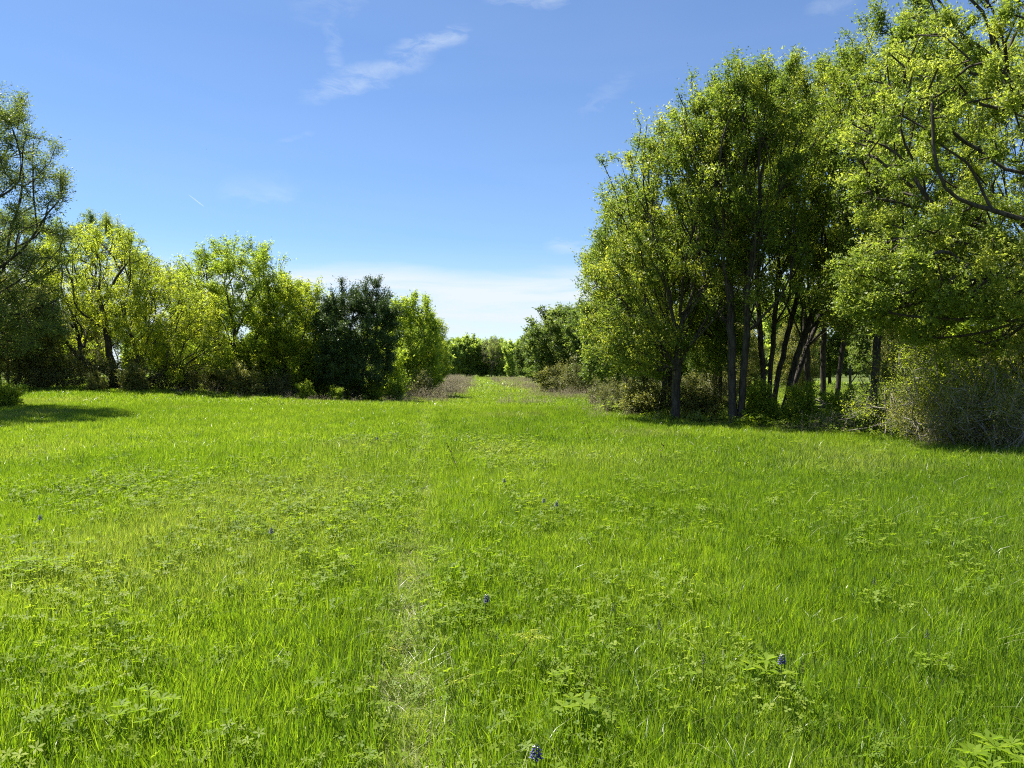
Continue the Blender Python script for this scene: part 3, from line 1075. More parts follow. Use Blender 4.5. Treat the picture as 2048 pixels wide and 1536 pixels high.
t = make_tree(6, [stem(0, 0, 0.15, 0, 6.5, 8, 12, 0.06)], 0.11,
              [(420, (0.6, 0.2, 8.0), (2.4, 2.2, 3.8), 0.2), (220, (0.5, 0.2, 3.9), (2.2, 2.0, 1.5), 0.15)],
              ELM, 0.066, 42000, bf=0.75, spray=0.36, thick=0.024)
t6 = t
place(t, 'elm_tree', px(1748, 21.8), 21.8, 'elm with one thin dark trunk and dense crown, left of the grey brush thicket')
place(t5, 'elm_tree', px(1880, 29), 29, 'tall elm at the back of the grove, behind the bright limbs of the big oak', rz=2.1, s=1.05)
place(t6, 'elm_tree', px(2060, 25), 25, 'elm mostly cut off by the frame, behind the big oak', rz=4.0, s=1.08)
t = make_tree(7, [stem(-0.1, 0, -0.25, 0, 4.5, 7, 13, 0.05), stem(0.12, 0.2, 0.2, 0.2, 4.5, 7, 14, 0.05)], [0.085, 0.075],
              [(260, (-0.5, 0, 4.7), (2.0, 1.9, 2.6), 0.2), (110, (-1.0, 0, 2.4), (1.7, 1.5, 1.3), 0.2)],
              ELM, 0.070, 34000, bf=0.75, spray=0.36, thick=0.02)
t7 = t
place(t, 'elm_tree', px(1333, 25.5), 25.5, 'smaller elm with two thin dark trunks just behind the thick trunked one', s=1.05)
place(t, 'elm_tree', px(1437, 26.5), 26.5, 'thin stemmed elm between the thick trunk and the twin trunks', rz=1.2, s=(0.8, 0.8, 1.15))
place(t7, 'elm_tree', px(1262, 33), 33, 'low spreading elm at the grove corner where the lane passes', rz=2.2, s=1.1)

# --- big oak whose trunk stands beyond the frame
OAK = (M['oak'], M['bark'], M['twig'])
tr = stem(0, 0, -0.3, 0, 7.0, 8, 20, 0.08)
lb1 = np.array([[-0.05, 0, 1.6], [-1.4, -0.2, 2.6], [-2.8, -0.4, 3.2], [-4.2, -0.6, 3.5]])
t = make_tree(20, [tr], 0.27,
              [(420, (-2.6, -0.6, 6.6), (3.4, 2.6, 3.0), 0.3), (380, (-3.0, -1.0, 3.5), (3.0, 1.9, 1.6), 0.12), (260, (-1.2, 0, 9.6), (3.6, 2.8, 2.2), 0.3),
               (140, (-4.6, -0.9, 3.5), (1.7, 1.3, 1.0), 0.1), (170, (2.2, 0.5, 6.5), (3.0, 3.0, 3.6), 0.4)],
              OAK, 0.058, 100000, bf=0.35, spray=0.30, thick=0.028, clump_var=0.22, power=0.5, k_spray=7)
place(t, 'oak_tree', px(2195, 16.6), 16.6, 'big bright oak reaching in from beyond the right edge, low limbs over grey brush')

# --- left of the meadow
t = make_tree(30, [stem(0, 0, 0.3, 0, 5.5, 8, 30, 0.07), stem(-0.3, 0.2, -1.2, 0.3, 5.5, 8, 31, 0.07)], [0.2, 0.16],
              [(640, (0.3, 0, 7.0), (4.4, 3.6, 4.7), 0.2), (170, (1.6, -0.3, 4.2), (3.2, 2.6, 2.0), 0.2), (90, (2.2, 0, 8.0), (2.6, 2.4, 2.2), 0.5), (110, (2.3, -0.2, 3.2), (2.6, 2.0, 1.3), 0.1)],
              (M['sparse'], M['bark'], M['twig']), 0.056, 76000, clumpy=0.35, bf=0.45, spray=0.42, thick=0.024, tint=(0.5, 0.22), twiggy=0.6, k_spray=6, up=0.3)
place(t, 'ash_tree', px(-150, 25.5), 25.5, 'tall loose crowned tree with fine greyish leaves casting shadow on the lawn')
t = make_tree(31, [stem(0, 0, -0.4, 0, 3.6, 6, 32, 0.12), stem(0.3, 0.1, 2.4, -0.3, 2.6, 6, 33, 0.14), stem(-0.2, 0, -2.4, -0.2, 2.2, 6, 34, 0.14), stem(0.6, -0.2, 3.6, -0.9, 1.0, 6, 35, 0.10), stem(0.2, -0.2, 1.9, -1.0, 0.75, 6, 36, 0.12)],
              [0.17, 0.13, 0.14, 0.10, 0.09],
              [(330, (-0.7, 0, 6.0), (3.2, 2.6, 2.4), 0.25), (260, (2.6, -0.3, 4.0), (3.0, 2.4, 1.9), 0.25), (170, (-2.9, 0, 4.0), (2.3, 2.0, 2.2), 0.25), (190, (4.0, -0.6, 2.3), (2.3, 1.6, 1.7), 0.15),
               (70, (0.3, 0.6, 2.6), (3.6, 1.4, 1.4), 0.1)],
              (M['yellow'], M['bark'], M['twig']), 0.085, 44000, bf=0.5, spray=0.42, thick=0.028, droop=0.45, up=0.1, clump_var=0.26, twiggy=0.4, k_spray=7, wid=0.42)
place(t, 'yellow_tree', px(225, 39), 39, 'sprawling yellow green tree with drooping leaf sprays and crooked dark limbs')
t = make_tree(32, [stem(-0.3, 0, -1.1, 0, 3.6, 6, 36, 0.06), stem(0, 0, 0.1, 0, 4.0, 6, 37, 0.06), stem(0.3, 0.1, 1.3, 0.1, 3.6, 6, 38, 0.06)], [0.10, 0.11, 0.09],
              [(480, (0.0, 0, 5.9), (3.1, 2.5, 2.3), 0.2), (260, (0.4, 0, 3.2), (2.9, 2.2, 1.9), 0.1)],
              (M['fresh'], M['bark'], M['twig']), 0.088, 27000, bf=0.3, spray=0.42, thick=0.022, up=0.5, twiggy=0.3)
vase = t
place(t, 'locust_tree', px(470, 43), 43, 'vase shaped tree with fresh green feathery crown and fan of slim limbs')
t = make_tree(33, [stem(-0.2, 0, -0.7, 0, 2.6, 6, 39, 0.08), stem(0.2, 0, 0.9, -0.2, 2.4, 6, 40, 0.08)], [0.09, 0.09],
              [(330, (0.1, 0, 4.1), (2.0, 1.8, 2.2), 0.3), (240, (0.2, -0.3, 1.8), (2.4, 1.6, 1.5), 0.2)],
              (M['lime'], M['bark'], M['twig']), 0.092, 24000, bf=0.4, spray=0.4, thick=0.02, up=0.2)
bush = t
place(t, 'lime_green_tree', px(585, 43), 43, 'dense lime green bushy tree left of the dark cedar', s=1.0)
t = make_tree(34, [stem(0, 0, 0.1, 0, 3.2, 6, 41, 0.06), stem(0.2, 0.1, 0.9, 0, 3.0, 6, 42, 0.06)], [0.12, 0.09],
              [(420, (0.1, 0, 4.0), (2.4, 1.9, 2.1), 0.25), (260, (0, 0, 2.0), (2.5, 1.8, 1.6), 0.2), (70, (0.7, 0, 5.4), (1.3, 0.8, 0.9), 0.1), (30, (1.9, 0, 4.6), (0.7, 0.6, 0.5), 0.1), (60, (-0.9, 0, 4.9), (1.2, 0.9, 0.8), 0.1)],
              (M['juniper'], M['bark'], M['twig']), 0.078, 56000, clumpy=0.3, bf=0.3, spray=0.36, thick=0.02, up=0.75, clump_var=0.12, wid=0.5)
cedar = t
place(t, 'cedar_tree', px(706, 42.5), 42.5, 'dark green evergreen cedar with spiky top')
t = make_tree(35, [stem(0, 0, 0.1, 0, 3.4, 6, 43, 0.06), stem(-0.2, 0.1, -0.8, 0, 3.0, 6, 44, 0.06)], [0.11, 0.09],
              [(400, (0, 0, 3.9), (2.3, 2.1, 2.6), 0.35), (180, (0.2, 0, 1.8), (2.3, 2.0, 1.5), 0.3)],
              (M['fresh'], M['bark'], M['twig']), 0.10, 28000, bf=0.35, spray=0.42, thick=0.022, up=0.35)
round_t = t
place(t, 'rounded_tree', px(815, 53), 53, 'round crowned green tree right of the cedar, where the left tree line ends')
for (x_, d_, pr, s_, rz_, nm, lb) in (
        (190, 52, t6, 1.0, 0.7, 'elm_tree', 'dark elm showing above the yellow tree'),
        (60, 50, t5, 0.85, 1.9, 'elm_tree', 'elm behind the pale shrubs, far left'),
        (330, 52, bush, 1.25, 2.0, 'lime_green_tree', 'green tree seen through the yellow tree'),
        (420, 50, bush, 1.0, 4.0, 'lime_green_tree', 'low green tree between the yellow tree and the vase shaped one'),
        (555, 50, vase, 0.85, 2.6, 'locust_tree', 'slim limbed green tree behind the lime green bushy one'),
        (640, 54, round_t, 0.85, 0.9, 'rounded_tree', 'green tree between the lime green tree and the cedar'),
        (752, 54, bush, 0.8, 5.2, 'lime_green_tree', 'low bushy tree at the right foot of the cedar'),
        (842, 64, round_t, 0.85, 3.3, 'rounded_tree', 'smaller green tree behind the round crowned one'),
        (858, 82, bush, 1.1, 1.3, 'lime_green_tree', 'pale green tree past the end of the left tree line')):
    place(pr, nm, px(x_, d_), d_, lb, rz=rz_, s=s_)

# --- understorey at the left
SCR = (M['scrub'], M['bark_pale'], M['twig'])
t = make_tree(40, [stem(-0.3, 0, -0.5, 0, 2.6, 6, 50, 0.06), stem(0, 0, 0.1, 0.1, 3.0, 6, 51, 0.06), stem(0.4, 0, 0.8, 0, 2.6, 6, 52, 0.06)], [0.05, 0.05, 0.045],
              [(260, (0, 0, 2.6), (1.6, 1.3, 2.0), 0.1)], SCR, 0.075, 15000, bf=0.25, spray=0.36, thick=0.012, twiggy=0.6)
scrubtree = t
for x_, d_, s_, rz_, lb in ((15, 36, 1.05, 0.3, 'pale leaved thin stemmed shrub tree, leftmost under the tall loose crowned tree'), (75, 37, 0.95, 2.0, 'pale leaved shrub tree left of the crooked dark limbs'),
                            (150, 44, 1.0, 4.0, 'shrub tree in the gap under the left limb of the yellow tree'), (-60, 34, 1.1, 5.0, 'shrub tree cut by the left frame edge')):
    place(scrubtree, 'shrub_tree', px(x_, d_), d_, lb, rz=rz_, s=s_, group='pale shrub trees')
t = make_tree(41, [stem(0, 0, 0.1 * k, 0.06 * k, 0.35, 3, 60 + k, 0.05) for k in (-3, 0, 3)], [0.02, 0.02, 0.02],
              [(170, (0, 0, 0.55), (1.1, 0.8, 0.6), 0.0)], (M['brush'], M['twig'], M['twig']), 0.05, 5200, bf=0.15, spray=0.26, thick=0.012, r_tip=0.004, twiggy=0.9, shoots=14, limbs=False)
brushy = t
t = make_tree(42, [stem(0, 0, 0.1 * k, 0.06 * k, 0.3, 3, 70 + k, 0.05) for k in (-2, 1)], [0.02, 0.02],
              [(120, (0, 0, 0.42), (0.7, 0.6, 0.5), 0.0)], (M['scrub'], M['twig'], M['twig']), 0.06, 5200, bf=0.15, spray=0.24, thick=0.012, r_tip=0.003, shoots=14, limbs=False)
leafbush = t
t = make_tree(43, [stem(0, 0, 0.1 * k, 0.06 * k, 0.3, 3, 80 + k, 0.05) for k in (-2, 1)], [0.02, 0.02],
              [(120, (0, 0, 0.45), (0.7, 0.6, 0.55), 0.0)], (M['fresh'], M['twig'], M['twig']), 0.06, 6000, bf=0.15, spray=0.24, thick=0.012, r_tip=0.003, shoots=14, limbs=False)
greenbush = t
for k, (x_, d_, pr, s_, lb) in enumerate((
        (15, 26.0, greenbush, 0.65, 'dark shaded bush at the foot of the tall loose crowned tree'),
        (-40, 25.5, greenbush, 0.8, 'shaded bush cut by the frame in the tree shadow'),
        (60, 36.5, brushy, 1.1, 'brown twiggy brush below the pale leaved shrub trees'),
        (125, 37.5, brushy, 1.3, 'brown brush below the crooked left limb of the yellow tree'),
        (190, 36, leafbush, 0.7, 'small dark tuft of scrub standing out on the lawn edge'),
        (225, 38.5, brushy, 1.2, 'tangled brush around the trunk of the yellow tree'),
        (270, 36.6, leafbush, 1.0, 'low whitish green shrub on the lawn edge before the yellow tree'),
        (330, 38.8, brushy, 1.3, 'brown brush under the lowest limbs of the yellow tree'),
        (385, 39.5, brushy, 1.0, 'dry brush at the right end of the yellow tree limbs'),
        (440, 40.5, leafbush, 1.2, 'grey green scrub at the right foot of the yellow tree'),
        (490, 39.0, leafbush, 1.25, 'yellowish shrub before the vase shaped tree'),
        (555, 41.0, brushy, 0.9, 'thin dry brush below the lime green tree'),
        (612, 39.6, greenbush, 0.7, 'small yellow green bush at the lime green tree, on the crest'),
        (672, 40.0, greenbush, 0.6, 'small bush with arching sprays before the cedar'),
        (745, 42.5, greenbush, 0.95, 'fresh green bush at the right foot of the cedar'),
        (790, 43.0, greenbush, 0.9, 'bright bush on the lawn corner where the dead weeds begin'),
        (835, 50, brushy, 1.2, 'brown brush under the round crowned tree'),
        (505, 44, greenbush, 2.0, 'dark leafy bush under the vase shaped tree'),
        (455, 46, greenbush, 2.2, 'dark bush between the yellow tree and the vase shaped one'),
        (560, 44.5, greenbush, 1.8, 'dark bush at the left foot of the lime green tree'),
        (640, 43.5, greenbush, 2.0, 'dark leafy bush filling the gap left of the cedar'),
        (690, 43.0, greenbush, 1.6, 'dark bush hiding the foot of the cedar'),
        (770, 47.0, greenbush, 2.3, 'dark bush at the left foot of the round crowned tree'),
        (395, 45, greenbush, 1.8, 'dark bush behind the lowest limbs of the yellow tree'),
        (100, 42, greenbush, 1.9, 'dark bush behind the pale leaved shrub trees'),
        (1240, 24.8, brushy, 0.6, 'yellow brown weedy brush at the corner of the grove'),
        (1280, 24.0, leafbush, 1.0, 'leafy scrub left of the thick elm trunk'),
        (1318, 24.2, brushy, 0.7, 'brown brush at the foot of the thick elm trunk'),
        (1400, 23.2, leafbush, 0.9, 'leafy scrub between the thick trunk and the twin trunks'),
        (1425, 27, brushy, 1.1, 'tall brush seen between the elm trunks'),
        (1520, 22.2, greenbush, 0.8, 'low green growth right of the twin trunks'),
        (1245, 30, brushy, 0.8, 'rust brown brush beside the lane below the spreading elm'),
        (1210, 36, brushy, 0.9, 'rust brown brush where the lane bends past the grove'),
        (1600, 21.5, greenbush, 0.8, 'shaded low green bush before the brush pile'),
        (1690, 20.5, greenbush, 0.75, 'shaded green bush before the broken stump'),
        (1480, 34, scrubtree, 0.7, 'shrub tree in the sunny gap behind the grove'),
        (1590, 38, scrubtree, 0.75, 'shrub tree beyond the leaning trunks in the sunny field'),
        (1800, 36, scrubtree, 0.8, 'shrub tree beyond the grey thicket in the sunny field'))):
    place(pr, 'shrub_tree' if pr is scrubtree else 'bush', px(x_, d_), d_, lb, 'shrub', rz=k * 1.37, s=s_, sink=0.03)

# --- bare grey brush at the right
t = make_tree(50, [stem(-0.4, 0, -0.9, -0.1, 1.3, 5, 90, 0.1), stem(0, 0, 0.2, 0, 1.7, 5, 91, 0.1), stem(0.4, 0.1, 0.9, 0.1, 1.4, 5, 92, 0.1)], [0.030, 0.036, 0.030],
              [(70, (-0.3, 0, 0.8), (1.6, 0.9, 0.9), 0.0), (55, (0.3, 0, 1.6), (1.0, 0.7, 1.0), 0.0)], (M['lime'], M['dead'], M['dead']), 0.045, 3400, bf=0.3, spray=0.34, thick=0.012, r_tip=0.006, twiggy=0.25, power=0.6, k_spray=2, shoots=14, limbs=False)
bare1 = t
t = make_tree(51, [stem(-0.2, 0, -0.7, -0.1, 0.8, 4, 93, 0.1), stem(0.2, 0, 0.6, 0, 0.9, 4, 94, 0.1)], [0.026, 0.026],
              [(95, (0, 0, 0.7), (1.15, 0.8, 0.75), 0.0)], (M['scrub'], M['dead'], M['dead']), 0.045, 1900, bf=0.1, spray=0.3, thick=0.011, r_tip=0.008, twiggy=0.2, power=0.6, k_spray=3, shoots=14, limbs=False)
bare2 = t
for k, (x_, d_, pr, s_, lb) in enumerate((
        (1815, 17.0, bare1, 0.8, 'bare grey bush at the left end of the dead thicket'),
        (1885, 16.6, bare1, 0.95, 'tall bare grey bush with a pale forked stem, in the middle of the thicket'),
        (1965, 16.2, bare1, 0.85, 'bare grey bush under the low oak limbs'),
        (2040, 15.6, bare1, 0.95, 'bare grey bush cut by the right frame edge'),
        (1850, 15.9, bare2, 0.8, 'low tangle of pale twigs at the lawn edge, left of the thicket centre'),
        (1930, 15.3, bare2, 0.8, 'low tangle of pale twigs at the lawn edge, thicket centre'),
        (2010, 14.7, bare2, 0.85, 'low tangle of pale twigs in the corner under the oak'),
        (1900, 18.2, greenbush, 2.0, 'dark green bush behind the bare grey thicket'),
        (2000, 17.6, leafbush, 1.8, 'leafy scrub tangled into the right half of the thicket'),
        (1835, 18.5, leafbush, 1.6, 'leafy scrub tangled into the left end of the thicket'),
        (1780, 18.6, bare2, 0.9, 'thin bare scrub between the thin elm and the thicket'))):
    bare = pr is bare1 or pr is bare2
    place(pr, 'bare_bush' if bare else 'bush', px(x_, d_), d_, lb, 'shrub', 'bare grey bushes of the thicket' if bare else None, rz=k * 1.9, s=s_, sink=0.03)

# --- brush pile, snag, broken stumps
pile = empty('brush_pile', (px(1640, 25.5), 25.5, float(height(px(1640, 25.5), 25.5))), 'heap of dead sticks and branches on the ground between the elm trunks', 'brush pile')
r = np.random.default_rng(77)
for k in range(46):
    a_ = r.uniform(0, 6.283)
    L = r.uniform(0.6, 1.9)
    cx_, cy_ = r.normal(0, 0.55), r.normal(0, 0.35)
    cz_ = max(0.05, 0.55 * math.exp(-(cx_ / 0.8) ** 2) * r.uniform(0.1, 1))
    d_ = np.array([math.cos(a_), math.sin(a_) * 0.6, r.normal(0, 0.16)])
    c_ = np.array([cx_, cy_, cz_])
    P_ = np.stack([c_ - d_ * L / 2, c_ + r.normal(0, 0.06, 3), c_ + d_ * L / 2])
    P_[:, 2] = np.maximum(P_[:, 2], 0.02)
    b_ = QB()
    r0 = r.uniform(0.010, 0.035)
    b_.tube(P_, [r0, r0 * 0.85, r0 * 0.5], 5)
    link('stick', b_.mesh('stick', [M['dead'] if k % 3 else M['bark_pale']]), pile)
for k, (x_, d_, L, az, lb) in enumerate(((1500, 23.5, 1.6, 0.3, 'fallen grey branch on the ground right of the twin trunks'), (1690, 22.3, 1.9, -0.4, 'fallen pale branch before the upright dead pole'),
                                         (1395, 24.5, 1.4, 0.9, 'fallen branch between the thick trunk and the twin trunks'), (1790, 19.6, 1.7, 0.2, 'fallen forked branch left of the grey thicket'))):
    r = np.random.default_rng(700 + k)
    d_v = np.array([math.cos(az), math.sin(az), 0.0])
    P_ = np.stack([d_v * L * f + np.append(r.normal(0, 0.05, 2), 0.05 + 0.16 * math.sin(f * 3.1) + 0.2 * f * (k % 2)) for f in np.linspace(0, 1, 6)])
    b_ = QB()
    b_.tube(P_, np.linspace(0.035, 0.012, 6), 6)
    for q in (2, 3, 4):
        e_ = norm(d_v * 0.6 + np.append(r.normal(0, 0.6, 2), 0.6)) * 0.45
        b_.tube([P_[q], P_[q] + e_ * 0.6, P_[q] + e_ + [0, 0, -0.04]], [0.014, 0.010, 0.005], 4)
    o = link('fallen_branch', b_.mesh('fallen_branch', [M['dead']]))
    o.location = (px(x_, d_), d_, float(height(px(x_, d_), d_)))
    tag(o, lb, 'branch')
dsn = 24.0
b_ = QB()
P_ = stem(0, 0, 0.06, 0, 1.75, 7, 61, 0.02)
b_.tube(P_, np.linspace(0.06, 0.035, 7), 7)
b_.tube([P_[4], P_[4] + [0.25, 0, 0.35], P_[4] + [0.45, 0.05, 0.45]], [0.02, 0.015, 0.008], 5)
b_.tube([P_[5], P_[5] + [-0.2, 0.05, 0.22]], [0.016, 0.007], 5)
o = link('dead_snag', b_.mesh('dead_snag', [M['bark_pale']]))
o.location = (px(1698, dsn), dsn, float(height(px(1698, dsn), dsn)) - 0.05)
tag(o, 'thin upright dead pole between brush pile and broken stump', 'dead tree')
for k, (x_, lean, h_, lb) in enumerate(((1728, 0.35, 0.95, 'broken dark stump leaning to the right, next to the thin elm'), (1738, -0.05, 0.85, 'short upright broken stem beside the leaning stump'))):
    b_ = QB()
    P_ = stem(0, 0, lean, 0.1, h_, 5, 64 + k, 0.015)
    b_.tube(P_, np.linspace(0.085, 0.06, 5), 8)
    b_.tube([P_[-1], P_[-1] + [0.03, 0.01, 0.14]], [0.045, 0.008], 5)
    o = link('broken_stump', b_.mesh('broken_stump', [M['bark']]))
    o.location = (px(x_, 23), 23, float(height(px(x_, 23), 23)) - 0.05)
    tag(o, lb, 'stump')

# --- middle distance right of the lane, far row, woods
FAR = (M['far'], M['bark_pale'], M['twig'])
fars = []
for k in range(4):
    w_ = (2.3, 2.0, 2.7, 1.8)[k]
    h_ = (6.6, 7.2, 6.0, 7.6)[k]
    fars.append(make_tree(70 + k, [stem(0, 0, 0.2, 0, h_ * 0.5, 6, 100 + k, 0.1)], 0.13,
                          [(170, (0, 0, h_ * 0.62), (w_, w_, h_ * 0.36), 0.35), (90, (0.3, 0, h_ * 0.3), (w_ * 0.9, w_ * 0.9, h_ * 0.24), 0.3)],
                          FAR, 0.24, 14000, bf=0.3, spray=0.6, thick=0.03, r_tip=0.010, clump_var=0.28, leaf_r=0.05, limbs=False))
bare_far = make_tree(79, [stem(0, 0, 0.1, 0, 3.6, 6, 110, 0.08)], 0.11, [(320, (0, 0, 4.6), (2.1, 2.0, 2.5), 0.2)], (M['brush'], M['bark_pale'], M['bark_pale']), 0.12, 1500,
                     bf=0.25, spray=0.5, thick=0.03, r_tip=0.012, twiggy=1.0, k_spray=3, leaf_r=0.03, limbs=False)
M['field'] = leafy('field_leaf', [(0.0, (0.060, 0.098, 0.022)), (0.5, (0.108, 0.158, 0.034)), (1.0, (0.180, 0.225, 0.052))], tfac=0.5, obj_var=0.2)
MIDT = (M['field'], M['bark'], M['twig'])
mids = [make_tree(85 + k, [stem(0, 0, 0.2, 0, 3.2, 6, 115 + k, 0.08), stem(0.3, 0.2, 0.8, 0.2, 3.0, 6, 118 + k, 0.08)], [0.11, 0.08],
                  [(260, (0, 0, 4.5), (2.2, 2.0, 2.4), 0.3), (150, (0.2, 0, 2.2), (2.3, 1.9, 1.5), 0.25)], MIDT, 0.14, 19000, bf=0.3, spray=0.46, thick=0.026, r_tip=0.007, clump_var=0.26, leaf_r=0.035, limbs=False) for k in range(2)]
for k, (x_, d_, pr, s_, lb) in enumerate((
        (1120, 66, mids[0], (1.3, 1.3, 1.0), 'green tree with a clear dark stem, nearest beside the lane on the right'),
        (1190, 62, mids[1], (1.2, 1.2, 0.98), 'green tree between the lane-side tree and the grove'),
        (1158, 78, mids[1], (1.4, 1.4, 1.1), 'green tree behind the lane-side pair'),
        (1090, 80, mids[1], (1.15, 1.15, 0.9), 'green tree left of the lane-side tree, further along the lane'),
        (1108, 64, leafbush, 1.7, 'grey green bush at the foot of the lane-side tree'),
        (1150, 60, brushy, 2.0, 'brown brush under the lane-side trees'),
        (1225, 50, mids[0], 0.95, 'green tree half hidden behind the grove corner'),
        (1052, 112, mids[0], 0.85, 'pale green low tree along the far bend of the lane'),
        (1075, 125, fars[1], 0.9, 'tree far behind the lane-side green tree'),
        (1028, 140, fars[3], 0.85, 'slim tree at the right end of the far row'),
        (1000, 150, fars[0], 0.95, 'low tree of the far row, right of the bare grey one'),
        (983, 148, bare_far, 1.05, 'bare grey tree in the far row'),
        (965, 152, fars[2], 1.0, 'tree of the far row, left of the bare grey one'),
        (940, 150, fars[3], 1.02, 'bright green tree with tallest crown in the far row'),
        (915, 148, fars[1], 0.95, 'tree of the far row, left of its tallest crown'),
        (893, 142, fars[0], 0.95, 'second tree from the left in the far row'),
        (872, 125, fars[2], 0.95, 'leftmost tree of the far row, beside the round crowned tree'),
        (1430, 62, mids[1], 1.1, 'sunlit tree in the field behind the grove, seen left of the twin trunks'),
        (1500, 70, mids[0], 1.2, 'sunlit tree in the field behind the grove, seen right of the twin trunks'),
        (1580, 64, fars[3], 1.1, 'tree in the field behind the leaning trunks'),
        (1660, 72, mids[1], 1.3, 'tree in the field behind the brush pile'),
        (1750, 66, mids[0], 1.2, 'tree in the field behind the thin elm'),
        (1340, 66, fars[2], 1.1, 'tree in the field behind the thick elm trunk'),
        (1850, 62, mids[1], 1.2, 'tree in the field behind the grey thicket'),
        (1960, 64, mids[0], 1.2, 'tree in the field far behind the big oak'),
        (2060, 60, mids[1], 1.2, 'tree in the field behind the cut off elm'))):
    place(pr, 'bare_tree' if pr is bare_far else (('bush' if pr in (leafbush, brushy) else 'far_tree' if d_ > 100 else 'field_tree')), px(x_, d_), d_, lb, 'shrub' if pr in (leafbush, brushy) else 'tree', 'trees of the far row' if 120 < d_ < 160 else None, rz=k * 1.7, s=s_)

# far-off wood behind everything, one mass
wx = np.arange(-190, 190, 5.0)
P = np.concatenate([np.stack([wx, 172 + 6 * np.sin(wx * 0.3)], -1), np.stack([wx + 2.4, 182 + 5 * np.cos(wx * 0.21)], -1), np.stack([wx * 1.1, 165 + 25 * np.abs(wx) / 190 * 0 + 4 * np.sin(wx)], -1)[np.abs(wx) > 40],
                    np.stack([np.full(30, -95.0), np.linspace(50, 170, 30)], -1), np.stack([np.full(30, 100.0), np.linspace(40, 170, 30)], -1)])
P = P + rng.normal(0, 1.5, P.shape)
n = len(P)
s = rng.uniform(0.8, 1.25, n)
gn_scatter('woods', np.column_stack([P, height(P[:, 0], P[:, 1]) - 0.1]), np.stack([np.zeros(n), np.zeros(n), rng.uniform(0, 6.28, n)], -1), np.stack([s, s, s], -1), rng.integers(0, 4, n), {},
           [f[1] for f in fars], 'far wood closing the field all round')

# tall grass and weeds in the sunny field behind the grove and under the trees
P = jitter_grid(2, 45, 22, 62, 0.55)
x, y = P[:, 0], P[:, 1]
keep = (x > np.interp(y, *RX) + 0.3) & in_view(P) & (rng.uniform(0, 1, len(P)) < np.where(y > 31, 0.9, 0.35))
P = P[keep]
A = finish(P, 1.9, 0.28, 0.1)
gn_scatter('tall_grass', A[0], A[1], A[2], rng.integers(0, 5, len(P)), A[3], far, 'tall rough grass under and behind the grove')
P = jitter_grid(-40, -4, 33, 60, 0.5)
x, y = P[:, 0], P[:, 1]
P = P[(x < np.interp(y, *LX) + 0.6) & in_view(P) & (rng.uniform(0, 1, len(P)) < 0.6)]
A = finish(P, 1.8, 0.35, 0.0)
gn_scatter('tall_grass', A[0], A[1], A[2], rng.integers(0, 5, len(P)), A[3], far, 'rough grass under the left tree line')


und = [palmate_mesh('undergrowth_%d' % k, 440 + k, 44, 0.34, 0.10, 0.48, 0.075, 3, 0.55) for k in range(4)]
P = np.concatenate([jitter_grid(2, 14, 11, 32, 0.42), jitter_grid(-30, -3, 32, 48, 0.5)])
x, y = P[:, 0], P[:, 1]
er = x - np.interp(y, *RX)
el_ = np.interp(y, *LX) - x
prob = np.where(x > 0, np.where((er > -0.35) & (y > 11.5), np.where(er < 1.6, 0.62, 0.4), 0), np.where((el_ > -0.5) & (y > 34), 0.6, 0))
P = P[(rng.uniform(0, 1, len(P)) < prob) & in_view(P)]
A = finish(P, 1.0, 0.05, -0.15)
A[2][:] = rng.uniform(0.5, 1.25, len(P))[:, None]
gn_scatter('undergrowth', A[0], A[1], A[2], rng.integers(0, 4, len(P)), A[3], und, 'leafy low weeds along the foot of the trees')
P = np.concatenate([np.array([8.0, 18.7]) + rng.normal(0, 1, (16, 2)) * [0.7, 0.25], np.array([9.8, 15.2]) + rng.normal(0, 1, (22, 2)) * [0.9, 0.5], np.array([3.4, 24.6]) + rng.normal(0, 1, (34, 2)) * [0.7, 1.3],
                    np.stack([rng.uniform(-26, -5, 70), rng.uniform(36.5, 41, 70)], -1)])
weeds('dry_weeds', P, 0.7, 'pale dry stems standing along the wood edge')


# ------------------------------------------------------------------ flowers and single plants in the grass
def on_ground(pxx, pyy, top):
    """ground point of a plant whose top, TOP metres high, is seen at that pixel"""
    d = (EYE - top) * F / (pyy - CY)
    for _ in range(6):
        x_ = px(pxx, d)
        d = (EYE - top - float(height(x_, d))) * F / (pyy - CY)
    return px(pxx, d), d, float(height(px(pxx, d), d))


def leaf_fan(b, c, L, n, r, mat=0, up=0.25, wid=0.34):
    a0 = r.uniform(0, 6.283)
    for k in range(n):
        th = a0 + k * 2 * math.pi / n
        d = norm(np.array([math.cos(th), math.sin(th), up + r.normal(0, 0.12)]))
        s_ = norm(np.cross([0, 0, 1.0], d))
        w_ = L * wid / 2
        b.add([c, c + d * L * 0.55 - s_ * w_ + [0, 0, w_ * 0.3], c + d * L - [0, 0, L * 0.12], c + d * L * 0.55 + s_ * w_ + [0, 0, w_ * 0.3]], [[0, 1, 2, 3]], np.clip(r.uniform(0.3, 1), 0, 1), mat)


